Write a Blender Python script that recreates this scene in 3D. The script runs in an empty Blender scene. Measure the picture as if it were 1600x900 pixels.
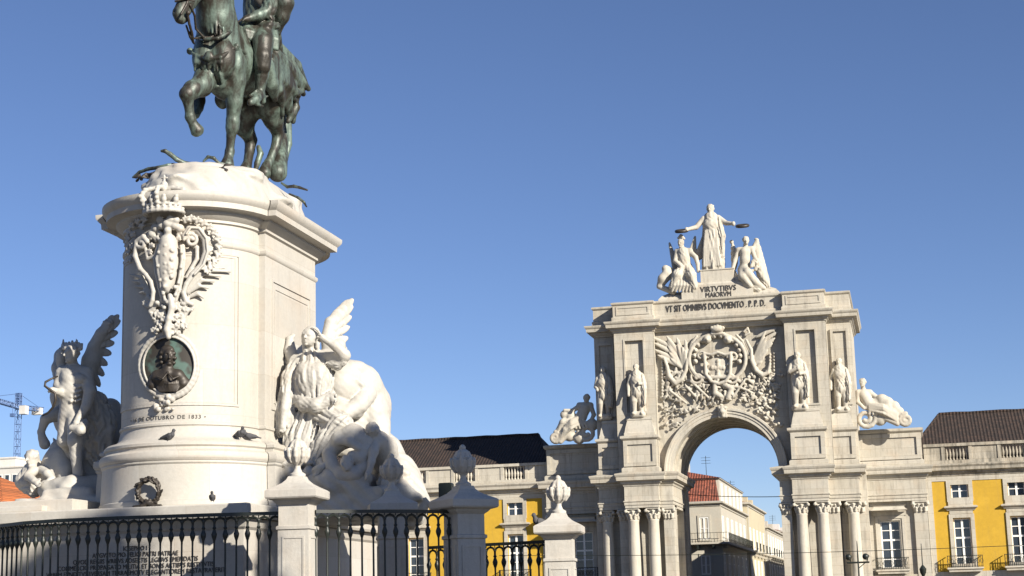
import bpy, math, random
import numpy as np
from mathutils import Vector, Matrix

SC = bpy.context.scene
COL = SC.collection
rad = math.radians

# ------------------------------------------------------------------ camera
FPX = 2600.0
A_, P_, R_ = rad(13.0), rad(11.0), rad(1.5)
CAM = np.array([0.0, 0.0, 1.65])
FW = np.array([-math.sin(A_)*math.cos(P_), math.cos(A_)*math.cos(P_), math.sin(P_)])
RT0 = np.array([math.cos(A_), math.sin(A_), 0.0]); UP0 = np.cross(RT0, FW)
RT = RT0*math.cos(R_) - UP0*math.sin(R_); UP = UP0*math.cos(R_) + RT0*math.sin(R_)
cd = bpy.data.cameras.new('camera'); cam = bpy.data.objects.new('camera', cd); COL.objects.link(cam)
cd.sensor_width = 36.0; cd.lens = FPX/1600*36; cd.clip_start = 0.5; cd.clip_end = 20000
M = Matrix.Identity(4)
for i in range(3):
    M[i][0], M[i][1], M[i][2], M[i][3] = RT[i], UP[i], -FW[i], CAM[i]
cam.matrix_world = M
SC.camera = cam

# ------------------------------------------------------------------ light
SUN_AZ, SUN_EL = 55.0, 25.0          # degrees from south towards east; elevation
w = bpy.data.worlds.new('World'); SC.world = w; w.use_nodes = True
nt = w.node_tree; nt.nodes.clear()
wo = nt.nodes.new('ShaderNodeOutputWorld'); bg = nt.nodes.new('ShaderNodeBackground')
sk = nt.nodes.new('ShaderNodeTexSky'); sk.sky_type = 'NISHITA'; sk.sun_disc = False
sk.sun_elevation = rad(SUN_EL); sk.sun_rotation = rad(180 - SUN_AZ)
sk.altitude = 2000; sk.air_density = 1.0; sk.dust_density = 0.3; sk.ozone_density = 6.0
bg.inputs['Strength'].default_value = 0.0655
tn = nt.nodes.new('ShaderNodeMix'); tn.data_type = 'RGBA'; tn.blend_type = 'MULTIPLY'; tn.inputs[0].default_value = 1.0; tn.inputs[7].default_value = (1.17, .97, .955, 1)
nt.links.new(sk.outputs[0], tn.inputs[6]); nt.links.new(tn.outputs[2], bg.inputs[0]); nt.links.new(bg.outputs[0], wo.inputs[0])
sdv = Vector((math.sin(rad(SUN_AZ))*math.cos(rad(SUN_EL)), -math.cos(rad(SUN_AZ))*math.cos(rad(SUN_EL)), math.sin(rad(SUN_EL))))
sl = bpy.data.lights.new('sun', 'SUN'); sl.energy = 5.0; sl.angle = rad(0.5); sl.color = (1.0, 0.93, 0.81)
so = bpy.data.objects.new('sun', sl); COL.objects.link(so); so.rotation_euler = sdv.to_track_quat('Z', 'Y').to_euler()
so.location = (20, -20, 40)
SC.view_settings.view_transform = 'Standard'; SC.view_settings.look = 'None'
SC.view_settings.exposure = 0.9; SC.view_settings.gamma = 1.0

# ------------------------------------------------------------------ measuring helpers (a pixel of the photograph -> a point on a real plane)
def ray(px, py): return FW + RT*((px-800)/FPX) + UP*((450-py)/FPX)
def PY(px, py, Y):
    d = ray(px, py); return CAM + d*(Y/d[1])
def nrm(v): v = np.asarray(v, float); return v/np.linalg.norm(v)

# ------------------------------------------------------------------ materials
MATS = {}
def newmat(name):
    m = bpy.data.materials.new(name); m.use_nodes = True; MATS[name] = m
    n = m.node_tree.nodes; return m, n, m.node_tree.links, n['Principled BSDF']
def N(n, t, **kw):
    x = n.new(t)
    for k, v in kw.items(): setattr(x, k, v)
    return x
def ramp(n, p0, p1, c0=(0,0,0,1), c1=(1,1,1,1)):
    r = n.new('ShaderNodeValToRGB'); e = r.color_ramp.elements
    e[0].position, e[1].position = p0, p1; e[0].color, e[1].color = c0, c1; return r
def rgb(c): return (c[0], c[1], c[2], 1)
def noise(n, l, vec, scale, detail=6, rough=.6):
    x = n.new('ShaderNodeTexNoise'); x.inputs['Scale'].default_value = scale
    x.inputs['Detail'].default_value = detail; x.inputs['Roughness'].default_value = rough
    l.new(vec, x.inputs['Vector']); return x
def mixc(n, l, fac, a, b, blend='MIX'):
    x = n.new('ShaderNodeMix'); x.data_type = 'RGBA'; x.blend_type = blend
    for s, v in ((0, fac), (6, a), (7, b)):
        if hasattr(v, 'node'): l.new(v, x.inputs[s])
        elif isinstance(v, tuple): x.inputs[s].default_value = rgb(v)
        else: x.inputs[s].default_value = v
    return x.outputs[2]
def stone(name, base, stain, amount=.5, joint=None, mortar=(.62, .58, .52), rough=.75, bump=.25, fine=14, tint=(0.55, 0.36, 0.2), thr=(.52, .78)):
    m, n, l, b = newmat(name)
    geo = n.new('ShaderNodeNewGeometry'); pos = geo.outputs['Position']
    n1 = noise(n, l, pos, .55, 8, .65)
    c = mixc(n, l, n1.outputs['Fac'], tuple(x*.86 for x in base), tuple(min(1, x*1.12) for x in base))
    mp = n.new('ShaderNodeMapping'); mp.inputs['Scale'].default_value = (2.6, 2.6, .32); l.new(pos, mp.inputs['Vector'])
    n2 = noise(n, l, mp.outputs[0], 1.0, 9, .7)
    r2 = ramp(n, *thr); l.new(n2.outputs['Fac'], r2.inputs['Fac'])
    ma = N(n, 'ShaderNodeMath', operation='MULTIPLY'); l.new(r2.outputs[0], ma.inputs[0]); ma.inputs[1].default_value = amount
    c = mixc(n, l, ma.outputs[0], c, stain)
    n4 = noise(n, l, pos, .9, 4, .5); r4 = ramp(n, .5, .75); l.new(n4.outputs['Fac'], r4.inputs['Fac'])
    mb_ = N(n, 'ShaderNodeMath', operation='MULTIPLY'); l.new(r4.outputs[0], mb_.inputs[0]); mb_.inputs[1].default_value = .16
    c = mixc(n, l, mb_.outputs[0], c, tint)
    n3 = noise(n, l, pos, fine, 6, .7)
    r3 = ramp(n, .35, .75, (.90, .90, .90, 1), (1.03, 1.03, 1.03, 1)); l.new(n3.outputs['Fac'], r3.inputs['Fac'])
    c = mixc(n, l, 1.0, c, r3.outputs[0], 'MULTIPLY')
    h = n3.outputs['Fac']
    if joint:
        sp = n.new('ShaderNodeSeparateXYZ'); l.new(pos, sp.inputs[0])
        ad = N(n, 'ShaderNodeMath', operation='ADD'); l.new(sp.outputs[0], ad.inputs[0]); l.new(sp.outputs[1], ad.inputs[1])
        cb = n.new('ShaderNodeCombineXYZ'); l.new(ad.outputs[0], cb.inputs[0]); l.new(sp.outputs[2], cb.inputs[1])
        br = n.new('ShaderNodeTexBrick'); l.new(cb.outputs[0], br.inputs['Vector'])
        br.inputs['Scale'].default_value = 1; br.inputs['Brick Width'].default_value = joint[0]; br.inputs['Row Height'].default_value = joint[1]
        br.inputs['Mortar Size'].default_value = joint[2]; br.inputs['Color1'].default_value = (1, 1, 1, 1)
        br.inputs['Color2'].default_value = (.9, .89, .87, 1); br.inputs['Mortar'].default_value = (*mortar, 1)
        c = mixc(n, l, 1.0, c, br.outputs['Color'], 'MULTIPLY')
    l.new(c, b.inputs['Base Color']); b.inputs['Roughness'].default_value = rough
    bp = n.new('ShaderNodeBump'); bp.inputs['Strength'].default_value = bump; bp.inputs['Distance'].default_value = .03
    l.new(h, bp.inputs['Height']); l.new(bp.outputs[0], b.inputs['Normal'])
    return m
def plain(name, base, rough=.6, metal=0., var=.15, scale=6, spec=None):
    m, n, l, b = newmat(name)
    geo = n.new('ShaderNodeNewGeometry')
    n1 = noise(n, l, geo.outputs['Position'], scale, 6, .6)
    c = mixc(n, l, n1.outputs['Fac'], tuple(x*(1-var) for x in base), tuple(min(1, x*(1+var)) for x in base))
    l.new(c, b.inputs['Base Color']); b.inputs['Roughness'].default_value = rough; b.inputs['Metallic'].default_value = metal
    if spec is not None: b.inputs['Specular IOR Level'].default_value = spec
    return m

MARBLE = stone('pale marble', (.43, .41, .37), (.30, .27, .23), .45, None, (.6, .6, .6), .6, .2, 16, thr=(.56, .8))
PED = stone('pedestal limestone', (.47, .445, .40), (.30, .265, .225), .5, (1.9, 1.05, .006), (.82, .79, .75), .65, .15, 12, thr=(.54, .8))
ARCH = stone('arch limestone', (.465, .43, .36), (.17, .15, .125), .75, (1.5, .62, .008), (.62, .58, .52), .8, .25, 5, thr=(.5, .76))
ARCHP = stone('arch carved limestone', (.465, .43, .36), (.15, .135, .11), .7, None, (.6, .6, .6), .8, .3, 5, thr=(.5, .76))
WEATH = stone('weathered limestone', (.42, .375, .30), (.07, .07, .06), .85, (1.4, .5, .01), (.62, .58, .52), .85, .4, 5, thr=(.42, .66))
CREAM = stone('cream render', (.44, .41, .345), (.3, .26, .2), .3, None, (.6, .6, .6), .85, .2, 5)
PALEY = stone('pale yellow render', (.46, .405, .28), (.3, .26, .18), .35, None, (.6, .6, .6), .85, .2, 5)
WHITEW = stone('white render', (.58, .56, .52), (.35, .38, .35), .25, None, (.6, .6, .6), .85, .2, 5)
YELLOW = stone('yellow stucco', (.49, .295, .022), (.33, .21, .05), .6, None, (.6, .6, .6), .85, .2, 4, tint=(.8, .5, .06))
PAVE = stone('paving limestone', (.15, .138, .118), (.13, .18, .15), .4, (1.2, .6, .012), (.62, .58, .52), .85, .2, 4)
PIER = stone('pier limestone', (.46, .435, .39), (.25, .22, .18), .5, None, (.6, .6, .6), .75, .25, 14, thr=(.5, .74))

def bronze():
    m, n, l, b = newmat('patinated bronze')
    geo = n.new('ShaderNodeNewGeometry'); pos = geo.outputs['Position']
    mp = n.new('ShaderNodeMapping'); mp.inputs['Scale'].default_value = (2.4, 2.4, .5); l.new(pos, mp.inputs['Vector'])
    n1 = noise(n, l, mp.outputs[0], 1.5, 7, .62); r1 = ramp(n, .44, .62); l.new(n1.outputs['Fac'], r1.inputs['Fac'])
    c = mixc(n, l, r1.outputs[0], (.034, .030, .023), (.125, .168, .14))
    n2 = noise(n, l, pos, 9, 5, .6); r2 = ramp(n, .5, .72); l.new(n2.outputs['Fac'], r2.inputs['Fac'])
    ma = N(n, 'ShaderNodeMath', operation='MULTIPLY'); l.new(r2.outputs[0], ma.inputs[0]); ma.inputs[1].default_value = .55
    c = mixc(n, l, ma.outputs[0], c, (.014, .013, .011))
    l.new(c, b.inputs['Base Color']); b.inputs['Metallic'].default_value = .2; b.inputs['Roughness'].default_value = .48
    bp = n.new('ShaderNodeBump'); bp.inputs['Strength'].default_value = .3; bp.inputs['Distance'].default_value = .03
    l.new(n2.outputs['Fac'], bp.inputs['Height']); l.new(bp.outputs[0], b.inputs['Normal'])
    return m
BRONZE = bronze()
DARKBRONZE = plain('dark bronze', (.045, .037, .03), .5, .3, .4, 9)
VERDI = plain('green patina bronze', (.10, .19, .16), .6, .1, .35, 7)
def medal_mat():
    m, n, l, b = newmat('medallion bronze')
    geo = n.new('ShaderNodeNewGeometry'); n1 = noise(n, l, geo.outputs['Position'], 1.9, 3, .5); r1 = ramp(n, .47, .56); l.new(n1.outputs['Fac'], r1.inputs['Fac'])
    c = mixc(n, l, r1.outputs[0], (.035, .03, .024), (.075, .125, .105)); l.new(c, b.inputs['Base Color']); b.inputs['Roughness'].default_value = .6
    return m
MEDAL = medal_mat()
IRON = plain('green black iron paint', (.012, .016, .013), .45, 0, .3, 8)
LETTER = plain('dark letter lead', (.05, .045, .04), .7, 0, .2, 8)
GLASS = plain('dark window glass', (.03, .04, .055), .08, 0, .3, .7, .8)
PAINT = plain('white joinery paint', (.75, .74, .70), .5, 0, .05, 5)
DARK = plain('dark interior', (.03, .028, .025), .9)
STEEL = plain('blue crane steel', (.09, .15, .30), .5, .2)
BIRD = plain('pigeon feathers', (.06, .06, .065), .8, 0, .5, 30)
BIRDW = plain('white feathers', (.7, .7, .7), .8)
TRUNK = plain('bark', (.10, .07, .05), .9, 0, .3, 12)
LEAF = plain('dark leaves', (.04, .065, .025), .7, 0, .4, 3)
def tiles(name, base, axis='Y'):
    m, n, l, b = newmat(name)
    geo = n.new('ShaderNodeNewGeometry'); pos = geo.outputs['Position']
    n1 = noise(n, l, pos, 1.3, 8, .7)
    c = mixc(n, l, n1.outputs['Fac'], tuple(x*.55 for x in base), tuple(min(1, x*1.5) for x in base))
    wv = n.new('ShaderNodeTexWave'); wv.bands_direction = 'X' if axis == 'Y' else 'Y'; wv.inputs['Scale'].default_value = 1.2
    l.new(pos, wv.inputs['Vector'])
    r = ramp(n, .2, .8, (.66, .66, .66, 1), (1, 1, 1, 1)); l.new(wv.outputs['Fac'], r.inputs['Fac'])
    wv.inputs['Distortion'].default_value = .6; wv.inputs['Detail'].default_value = 3; wv.inputs['Detail Scale'].default_value = 2
    c = mixc(n, l, 1.0, c, r.outputs[0], 'MULTIPLY')
    sp = n.new('ShaderNodeSeparateXYZ'); l.new(pos, sp.inputs[0]); cb = n.new('ShaderNodeCombineXYZ')
    l.new(sp.outputs[0 if axis == 'Y' else 1], cb.inputs[0]); l.new(sp.outputs[2], cb.inputs[1])
    br = n.new('ShaderNodeTexBrick'); br.inputs['Scale'].default_value = 1; br.inputs['Brick Width'].default_value = .26; br.inputs['Row Height'].default_value = .17; br.inputs['Mortar Size'].default_value = .012
    br.inputs['Color1'].default_value = (1.25, 1.15, 1.1, 1); br.inputs['Color2'].default_value = (.6, .62, .66, 1); br.inputs['Mortar'].default_value = (.45, .45, .45, 1); l.new(cb.outputs[0], br.inputs['Vector'])
    c = mixc(n, l, 1.0, c, br.outputs['Color'], 'MULTIPLY')
    l.new(c, b.inputs['Base Color']); b.inputs['Roughness'].default_value = .9
    bp = n.new('ShaderNodeBump'); bp.inputs['Strength'].default_value = .8; bp.inputs['Distance'].default_value = .06
    l.new(wv.outputs['Fac'], bp.inputs['Height']); l.new(bp.outputs[0], b.inputs['Normal'])
    return m
ROOFD = tiles('dark roof tiles', (.042, .027, .02))
ROOFR = tiles('red roof tiles', (.24, .075, .045))
ROOFO = tiles('orange roof tiles', (.55, .17, .05))

# ------------------------------------------------------------------ object helpers
def tag(o, label=None, cat=None, group=None, kind=None):
    if label: o['label'] = label
    if cat: o['category'] = cat
    if group: o['group'] = group
    if kind: o['kind'] = kind
    return o
def thing(name, label, cat, loc=(0, 0, 0), group=None):
    o = bpy.data.objects.new(name, None); COL.objects.link(o); o.location = loc; o.empty_display_size = .3
    return tag(o, label, cat, group)
def root_loc(p):
    while p.parent: p = p.parent
    return np.array(p.location)
def mkmesh(name, verts, faces, mat, parent=None, smooth=False, base=None, label=None):
    """verts in world metres; one mesh object, child of parent or top level with its origin at base"""
    verts = np.asarray(verts, float)
    off = root_loc(parent) if parent else (np.asarray(base, float) if base is not None else np.zeros(3))
    me = bpy.data.meshes.new(name); me.from_pydata((verts-off).tolist(), [], [tuple(int(i) for i in f) for f in faces]); me.update()
    me.materials.append(mat)
    if smooth == True: me.polygons.foreach_set('use_smooth', [True]*len(me.polygons))
    elif smooth: # auto smooth by angle
        me.polygons.foreach_set('use_smooth', [True]*len(me.polygons))
        me.set_sharp_from_angle(angle=rad(smooth))
    o = bpy.data.objects.new(name, me); COL.objects.link(o)
    if parent: o.parent = parent
    elif base is not None: o.location = base
    if label: o['label'] = label
    return o
def copy_tree(o, parent=None):
    c = o.copy(); COL.objects.link(c)
    if parent: c.parent = parent
    for ch in list(o.children): copy_tree(ch, c)
    return c

def offset_poly(pts, d):
    n = len(pts); out = []
    for i in range(n):
        p0, p1, p2 = pts[i-1], pts[i], pts[(i+1) % n]
        e1 = (p1[0]-p0[0], p1[1]-p0[1]); e2 = (p2[0]-p1[0], p2[1]-p1[1])
        l1 = math.hypot(*e1) or 1; l2 = math.hypot(*e2) or 1
        n1 = (e1[1]/l1, -e1[0]/l1); n2 = (e2[1]/l2, -e2[0]/l2)
        k = 1 + n1[0]*n2[0] + n1[1]*n2[1]; k = max(k, .25)
        out.append((p1[0] + d*(n1[0]+n2[0])/k, p1[1] + d*(n1[1]+n2[1])/k))
    return out
class MB:
    def __init__(s): s.v = []; s.f = []
    def add(s, v, f):
        b = len(s.v); s.v += [tuple(map(float, p)) for p in v]; s.f += [tuple(i+b for i in q) for q in f]
    def box(s, x0, x1, y0, y1, z0, z1):
        v = [(x0,y0,z0),(x1,y0,z0),(x1,y1,z0),(x0,y1,z0),(x0,y0,z1),(x1,y0,z1),(x1,y1,z1),(x0,y1,z1)]
        s.add(v, [(0,3,2,1),(4,5,6,7),(0,1,5,4),(1,2,6,5),(2,3,7,6),(3,0,4,7)])
    def ring(s, plan, prof, cap=True):
        """stack of outlines: plan counter-clockwise, prof = [(outward offset, z), ...] going up"""
        n = len(plan); v = []; f = []
        for o, z in prof: v += [(x, y, z) for x, y in offset_poly(plan, o)]
        for k in range(len(prof)-1):
            for i in range(n):
                j = (i+1) % n; f.append((k*n+i, k*n+j, (k+1)*n+j, (k+1)*n+i))
        if cap: f.append(tuple(range(n-1, -1, -1))); f.append(tuple((len(prof)-1)*n+i for i in range(n)))
        s.add(v, f)
    def rect(s, x0, x1, y0, y1, prof): s.ring([(x0,y0),(x1,y0),(x1,y1),(x0,y1)], prof)
    def lathe(s, c, prof, seg=20, a0=0.):
        n = seg; v = []; f = []
        for r, z in prof: v += [(c[0]+r*math.cos(a0+2*math.pi*i/n), c[1]+r*math.sin(a0+2*math.pi*i/n), z) for i in range(n)]
        for k in range(len(prof)-1):
            for i in range(n):
                j = (i+1) % n; f.append((k*n+i, k*n+j, (k+1)*n+j, (k+1)*n+i))
        f.append(tuple(range(n-1, -1, -1))); f.append(tuple((len(prof)-1)*n+i for i in range(n)))
        s.add(v, f)
    def tube(s, pts, r, seg=8):
        pts = [np.asarray(p, float) for p in pts]; n = len(pts)
        rs = r if isinstance(r, (list, tuple)) else [r]*n
        v = []; f = []; prev = None
        for i, p in enumerate(pts):
            t = pts[min(i+1, n-1)] - pts[max(i-1, 0)]; t = t/(np.linalg.norm(t) or 1)
            u = prev if prev is not None else (np.array([0,0,1.]) if abs(t[2]) < .9 else np.array([1.,0,0]))
            u = u - t*(u@t); u = u/(np.linalg.norm(u) or 1); prev = u; ww = np.cross(t, u)
            v += [p + rs[i]*(u*math.cos(2*math.pi*k/seg) + ww*math.sin(2*math.pi*k/seg)) for k in range(seg)]
        for k in range(n-1):
            for i in range(seg):
                j = (i+1) % seg; f.append((k*seg+i, k*seg+j, (k+1)*seg+j, (k+1)*seg+i))
        f.append(tuple(range(seg-1, -1, -1))); f.append(tuple((n-1)*seg+i for i in range(seg)))
        s.add(v, f)
    def frame(s, x0, x1, z0, z1, y, wd, d):
        """raised border on a wall facing -Y"""
        s.box(x0, x1, y-d, y+.002, z1-wd, z1); s.box(x0, x1, y-d, y+.002, z0, z0+wd)
        s.box(x0, x0+wd, y-d, y+.002, z0+wd, z1-wd); s.box(x1-wd, x1, y-d, y+.002, z0+wd, z1-wd)
    def wall(s, x0, x1, z0, z1, y, depth, holes):
        """wall facing -Y with rectangular openings and their reveals"""
        xs = sorted({x0, x1, *[h[0] for h in holes], *[h[1] for h in holes]}); zs = sorted({z0, z1, *[h[2] for h in holes], *[h[3] for h in holes]})
        xs = [x for x in xs if x0 <= x <= x1]; zs = [z for z in zs if z0 <= z <= z1]
        for a, b in zip(xs, xs[1:]):
            for c, d in zip(zs, zs[1:]):
                mx, mz = (a+b)/2, (c+d)/2
                if any(h[0] < mx < h[1] and h[2] < mz < h[3] for h in holes): continue
                s.add([(a,y,c),(b,y,c),(b,y,d),(a,y,d)], [(0,1,2,3)])
        for a, b, c, d in holes:
            Y = y+depth
            s.add([(a,y,c),(b,y,c),(b,y,d),(a,y,d),(a,Y,c),(b,Y,c),(b,Y,d),(a,Y,d)], [(0,4,5,1),(1,5,6,2),(2,6,7,3),(3,7,4,0)])
    def obj(s, name, mat, parent=None, smooth=False, base=None, label=None):
        return mkmesh(name, s.v, s.f, mat, parent, smooth, base, label)

# ------------------------------------------------------------------ sculpting: smooth unions of capsules and ellipsoids, meshed with surface nets
class Sdf:
    def __init__(s, vox): s.vox = vox; s.p = []; s.rough = None
    def cap(s, a, b, ra, rb=None, k=.05, fold=None, flat=None, op=0):
        a = np.asarray(a, float); b = np.asarray(b, float); rb = ra if rb is None else rb
        ax = (nrm(flat[0]), flat[1]) if flat else None
        m = max(ra, rb) + (fold[1] if fold else 0)
        def st(x, y, z):
            if ax is None: return x, y, z
            d = (x*ax[0][0]+y*ax[0][1]+z*ax[0][2])*(ax[1]-1); return x+ax[0][0]*d, y+ax[0][1]*d, z+ax[0][2]*d
        ba = np.array(st(*(b-a))); L2 = max(float(ba@ba), 1e-9)
        if fold:
            t = ba/math.sqrt(L2); u = nrm(np.cross(t, [0.3, .9, .2])); v = np.cross(t, u)
        def fn(X, Y, Z):
            x, y, z = st(X-a[0], Y-a[1], Z-a[2])
            h = np.clip((x*ba[0]+y*ba[1]+z*ba[2])/L2, 0, 1)
            qx, qy, qz = x-ba[0]*h, y-ba[1]*h, z-ba[2]*h
            d = np.sqrt(qx*qx+qy*qy+qz*qz) - (ra+(rb-ra)*h)
            if fold:
                th = np.arctan2(qx*v[0]+qy*v[1]+qz*v[2], qx*u[0]+qy*u[1]+qz*u[2])
                d = d - fold[1]*(1.5*np.abs(np.sin(.5*round(fold[0])*th + fold[2]*h + 1.1*np.sin(2*th+3*h))) + .8*np.abs(np.sin(round(fold[0]*.8)*th - fold[2]*1.4*h+1)) - 1.1)
            return d
        s.p.append((fn, np.minimum(a-m, b-m), np.maximum(a+m, b+m), k, op)); return s
    def ell(s, c, r, rot=None, k=.05, op=0):
        c = np.asarray(c, float); r = np.asarray(r, float) if not np.isscalar(r) else np.array([r]*3, float)
        Rm = np.eye(3) if rot is None else np.asarray(rot, float)      # rows = local axes
        def fn(X, Y, Z):
            x, y, z = X-c[0], Y-c[1], Z-c[2]
            q = [(Rm[i][0]*x+Rm[i][1]*y+Rm[i][2]*z)/r[i] for i in range(3)]
            k0 = np.sqrt(q[0]**2+q[1]**2+q[2]**2); k1 = np.sqrt((q[0]/r[0])**2+(q[1]/r[1])**2+(q[2]/r[2])**2)
            return k0*(k0-1)/np.maximum(k1, 1e-6)
        m = float(r.max()) if rot is not None else r
        s.p.append((fn, c-m, c+m, k, op)); return s
    def sup(s, c, r, p, k=.05):
        c = np.asarray(c, float); r = np.asarray(r, float)
        def fn(X, Y, Z):
            q = [np.abs((v-c[i])/r[i])**p for i, v in enumerate((X, Y, Z))]
            return ((q[0]+q[1]+q[2])**(1/p)-1)*r.min()
        s.p.append((fn, c-r, c+r, k, 0)); return s
    def box(s, lo, hi, rd=.02, k=.02):
        lo = np.asarray(lo, float); hi = np.asarray(hi, float); c = (lo+hi)/2; h = (hi-lo)/2-rd
        def fn(X, Y, Z):
            x, y, z = abs(X-c[0])-h[0], abs(Y-c[1])-h[1], abs(Z-c[2])-h[2]
            return np.sqrt(np.maximum(x,0)**2+np.maximum(y,0)**2+np.maximum(z,0)**2)+np.minimum(np.maximum(x, np.maximum(y, z)), 0)-rd
        s.p.append((fn, lo, hi, k, 0)); return s
    def chain(s, pts, rs, k=.05, **kw):
        rs = rs if isinstance(rs, (list, tuple)) else [rs]*len(pts)
        for i in range(len(pts)-1): s.cap(pts[i], pts[i+1], rs[i], rs[i+1], k, **kw)
        return s
    def mesh(s):
        vx = s.vox
        lo = np.min([p[1] for p in s.p if p[4] == 0], axis=0)-3*vx; hi = np.max([p[2] for p in s.p if p[4] == 0], axis=0)+3*vx
        n = np.ceil((hi-lo)/vx).astype(int)+1
        F = np.full(n, 9.0, np.float32)
        ax = [(lo[i]+vx*np.arange(n[i])).astype(np.float32) for i in range(3)]
        for fn, a, b, k, op in s.p:
            mg = k+3*vx
            i0 = np.clip(np.floor((a-mg-lo)/vx).astype(int), 0, n-1); i1 = np.clip(np.ceil((b+mg-lo)/vx).astype(int)+1, 1, n)
            if np.any(i1 <= i0): continue
            sl_ = tuple(slice(i0[i], i1[i]) for i in range(3))
            d = fn(ax[0][sl_[0]][:,None,None], ax[1][sl_[1]][None,:,None], ax[2][sl_[2]][None,None,:]).astype(np.float32)
            cur = F[sl_]
            if op == 0:
                h = np.maximum(k-np.abs(cur-d), 0)/k if k > 0 else 0
                F[sl_] = np.minimum(cur, d)-h*h*k*.25
            else:
                h = np.maximum(k-np.abs(cur+d), 0)/k
                F[sl_] = np.maximum(cur, -d)+h*h*k*.25
        if s.rough:
            am, fr = s.rough; x, y, z = ax[0][:,None,None]*fr, ax[1][None,:,None]*fr, ax[2][None,None,:]*fr
            F += am*(np.sin(x+1.7*np.sin(y*.8+z*.3))*np.sin(y*1.1+1.3*np.sin(z))+.6*np.sin(2.3*z+x*1.9+np.sin(2.1*y))).astype(np.float32)
        S = F < 0
        c8 = [(i,j,k) for i in (0,1) for j in (0,1) for k in (0,1)]
        cnt = sum(S[i:n[0]-1+i, j:n[1]-1+j, k:n[2]-1+k].astype(np.int8) for i,j,k in c8)
        act = (cnt > 0) & (cnt < 8); idx = np.argwhere(act)
        if not len(idx): return np.zeros((0,3)), []
        val = {c: F[idx[:,0]+c[0], idx[:,1]+c[1], idx[:,2]+c[2]] for c in c8}
        acc = np.zeros((len(idx), 3)); num = np.zeros(len(idx))
        for c in c8:
            for d in range(3):
                if c[d] == 0:
                    e = list(c); e[d] = 1; va, vb = val[c], val[tuple(e)]
                    x = (va < 0) != (vb < 0); t = np.where(x, va/np.where(x, va-vb, 1), 0)
                    p = np.tile(np.array(c, float), (len(idx), 1)); p[:, d] = t
                    acc += p*x[:, None]; num += x
        V = lo + vx*(idx + acc/num[:, None])
        ids = np.full(act.shape, -1, np.int64); ids[act] = np.arange(len(idx))
        faces = []
        for d in range(3):
            u, v = (d+1) % 3, (d+2) % 3
            A = [slice(1, -1)]*3; A[d] = slice(0, n[d]-1); B = list(A); B[d] = slice(1, n[d])
            sa, sb = S[tuple(A)], S[tuple(B)]; e = np.argwhere(sa != sb)
            if not len(e): continue
            fl = sa[e[:,0], e[:,1], e[:,2]]
            off = np.ones(3, int); off[d] = 0; e = e+off
            eu = np.zeros(3, int); eu[u] = 1; ev = np.zeros(3, int); ev[v] = 1
            q = np.stack([ids[tuple((e-o).T)] for o in (0*eu, eu, eu+ev, ev)], 1)
            q[~fl] = q[~fl][:, ::-1]
            faces.append(q)
        q = np.concatenate(faces); q = q[(q >= 0).all(1)]
        return V, q
    def obj(s, name, mat, parent=None, base=None, label=None):
        V, q = s.mesh()
        off = root_loc(parent) if parent else (np.asarray(base, float) if base is not None else np.zeros(3))
        me = bpy.data.meshes.new(name)
        me.vertices.add(len(V)); me.vertices.foreach_set('co', (V-off).astype(np.float32).ravel())
        me.loops.add(q.size); me.loops.foreach_set('vertex_index', q.ravel().astype(np.int32))
        me.polygons.add(len(q)); me.polygons.foreach_set('loop_start', np.arange(0, q.size, 4, dtype=np.int32))
        me.polygons.foreach_set('use_smooth', [True]*len(q))
        me.update(); me.validate(); me.materials.append(mat)
        o = bpy.data.objects.new(name, me); COL.objects.link(o)
        if parent: o.parent = parent
        elif base is not None: o.location = base
        if label: o['label'] = label
        return o

def axes_rot(z, hint=(0, -1, 0)):
    z = nrm(z); x = np.cross(hint, z)
    x = nrm(x) if np.linalg.norm(x) > 1e-4 else np.array([1., 0, 0])
    return np.array([x, np.cross(z, x), z])
def leaf(S, a, b, wd, th, normal, k=.02):
    """flat pointed ellipsoid from a to b, thin along normal"""
    a = np.asarray(a, float); b = np.asarray(b, float); t = nrm(b-a); nn = nrm(normal - t*(np.dot(normal, t))); s_ = np.cross(t, nn)
    S.ell((a+b)/2, (wd, th, np.linalg.norm(b-a)/2), [s_, nn, t], k)
def wing(S, root, tip, trailing, normal, n=9, wd=.14, th=.07, k=.03):
    """bird-like wing: long flat feathers fanned along an arm from root to tip, trailing side given"""
    root, tip, trailing = (np.asarray(p, float) for p in (root, tip, trailing))
    for i in range(n):
        t = i/(n-1)
        a = root + (tip-root)*(t*.72); b = trailing + (tip-trailing)*(t**.8)
        leaf(S, a, b, wd*(1-.35*t), th, normal, k)
        if i < n-1: leaf(S, a, a+(b-a)*.6, wd*.8, th*1.5, normal, k)
    S.cap(root, root+(tip-root)*.75, wd*.75, wd*.35, k)
def feathers(S, arm, tips, normal, wd=.075, th=.035, lift=.05):
    """wing carved in rows: long flight feathers from the arm to the tips, two shorter rows lapped over them"""
    normal = nrm(normal); n = len(tips)
    arm = [np.asarray(p, float) for p in arm]; tips = [np.asarray(p, float) for p in tips]
    def on(t):
        q = t*(len(arm)-1); i = min(int(q), len(arm)-2); return arm[i]+(arm[i+1]-arm[i])*(q-i)
    for k, (fr_, ww) in enumerate(((1.0, 1.0), (.62, 1.1), (.36, 1.15))):
        for i in range(n):
            a = on(i/(n-1)); b = a+(tips[i]-a)*fr_; o = normal*(lift*k+(.012 if i % 2 else 0))
            leaf(S, a+o-(b-a)*.12, b+o, wd*ww, th, normal, .006)
    S.chain([p+normal*lift for p in arm], [.15]*(len(arm)-1)+[.09], .03)
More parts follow.
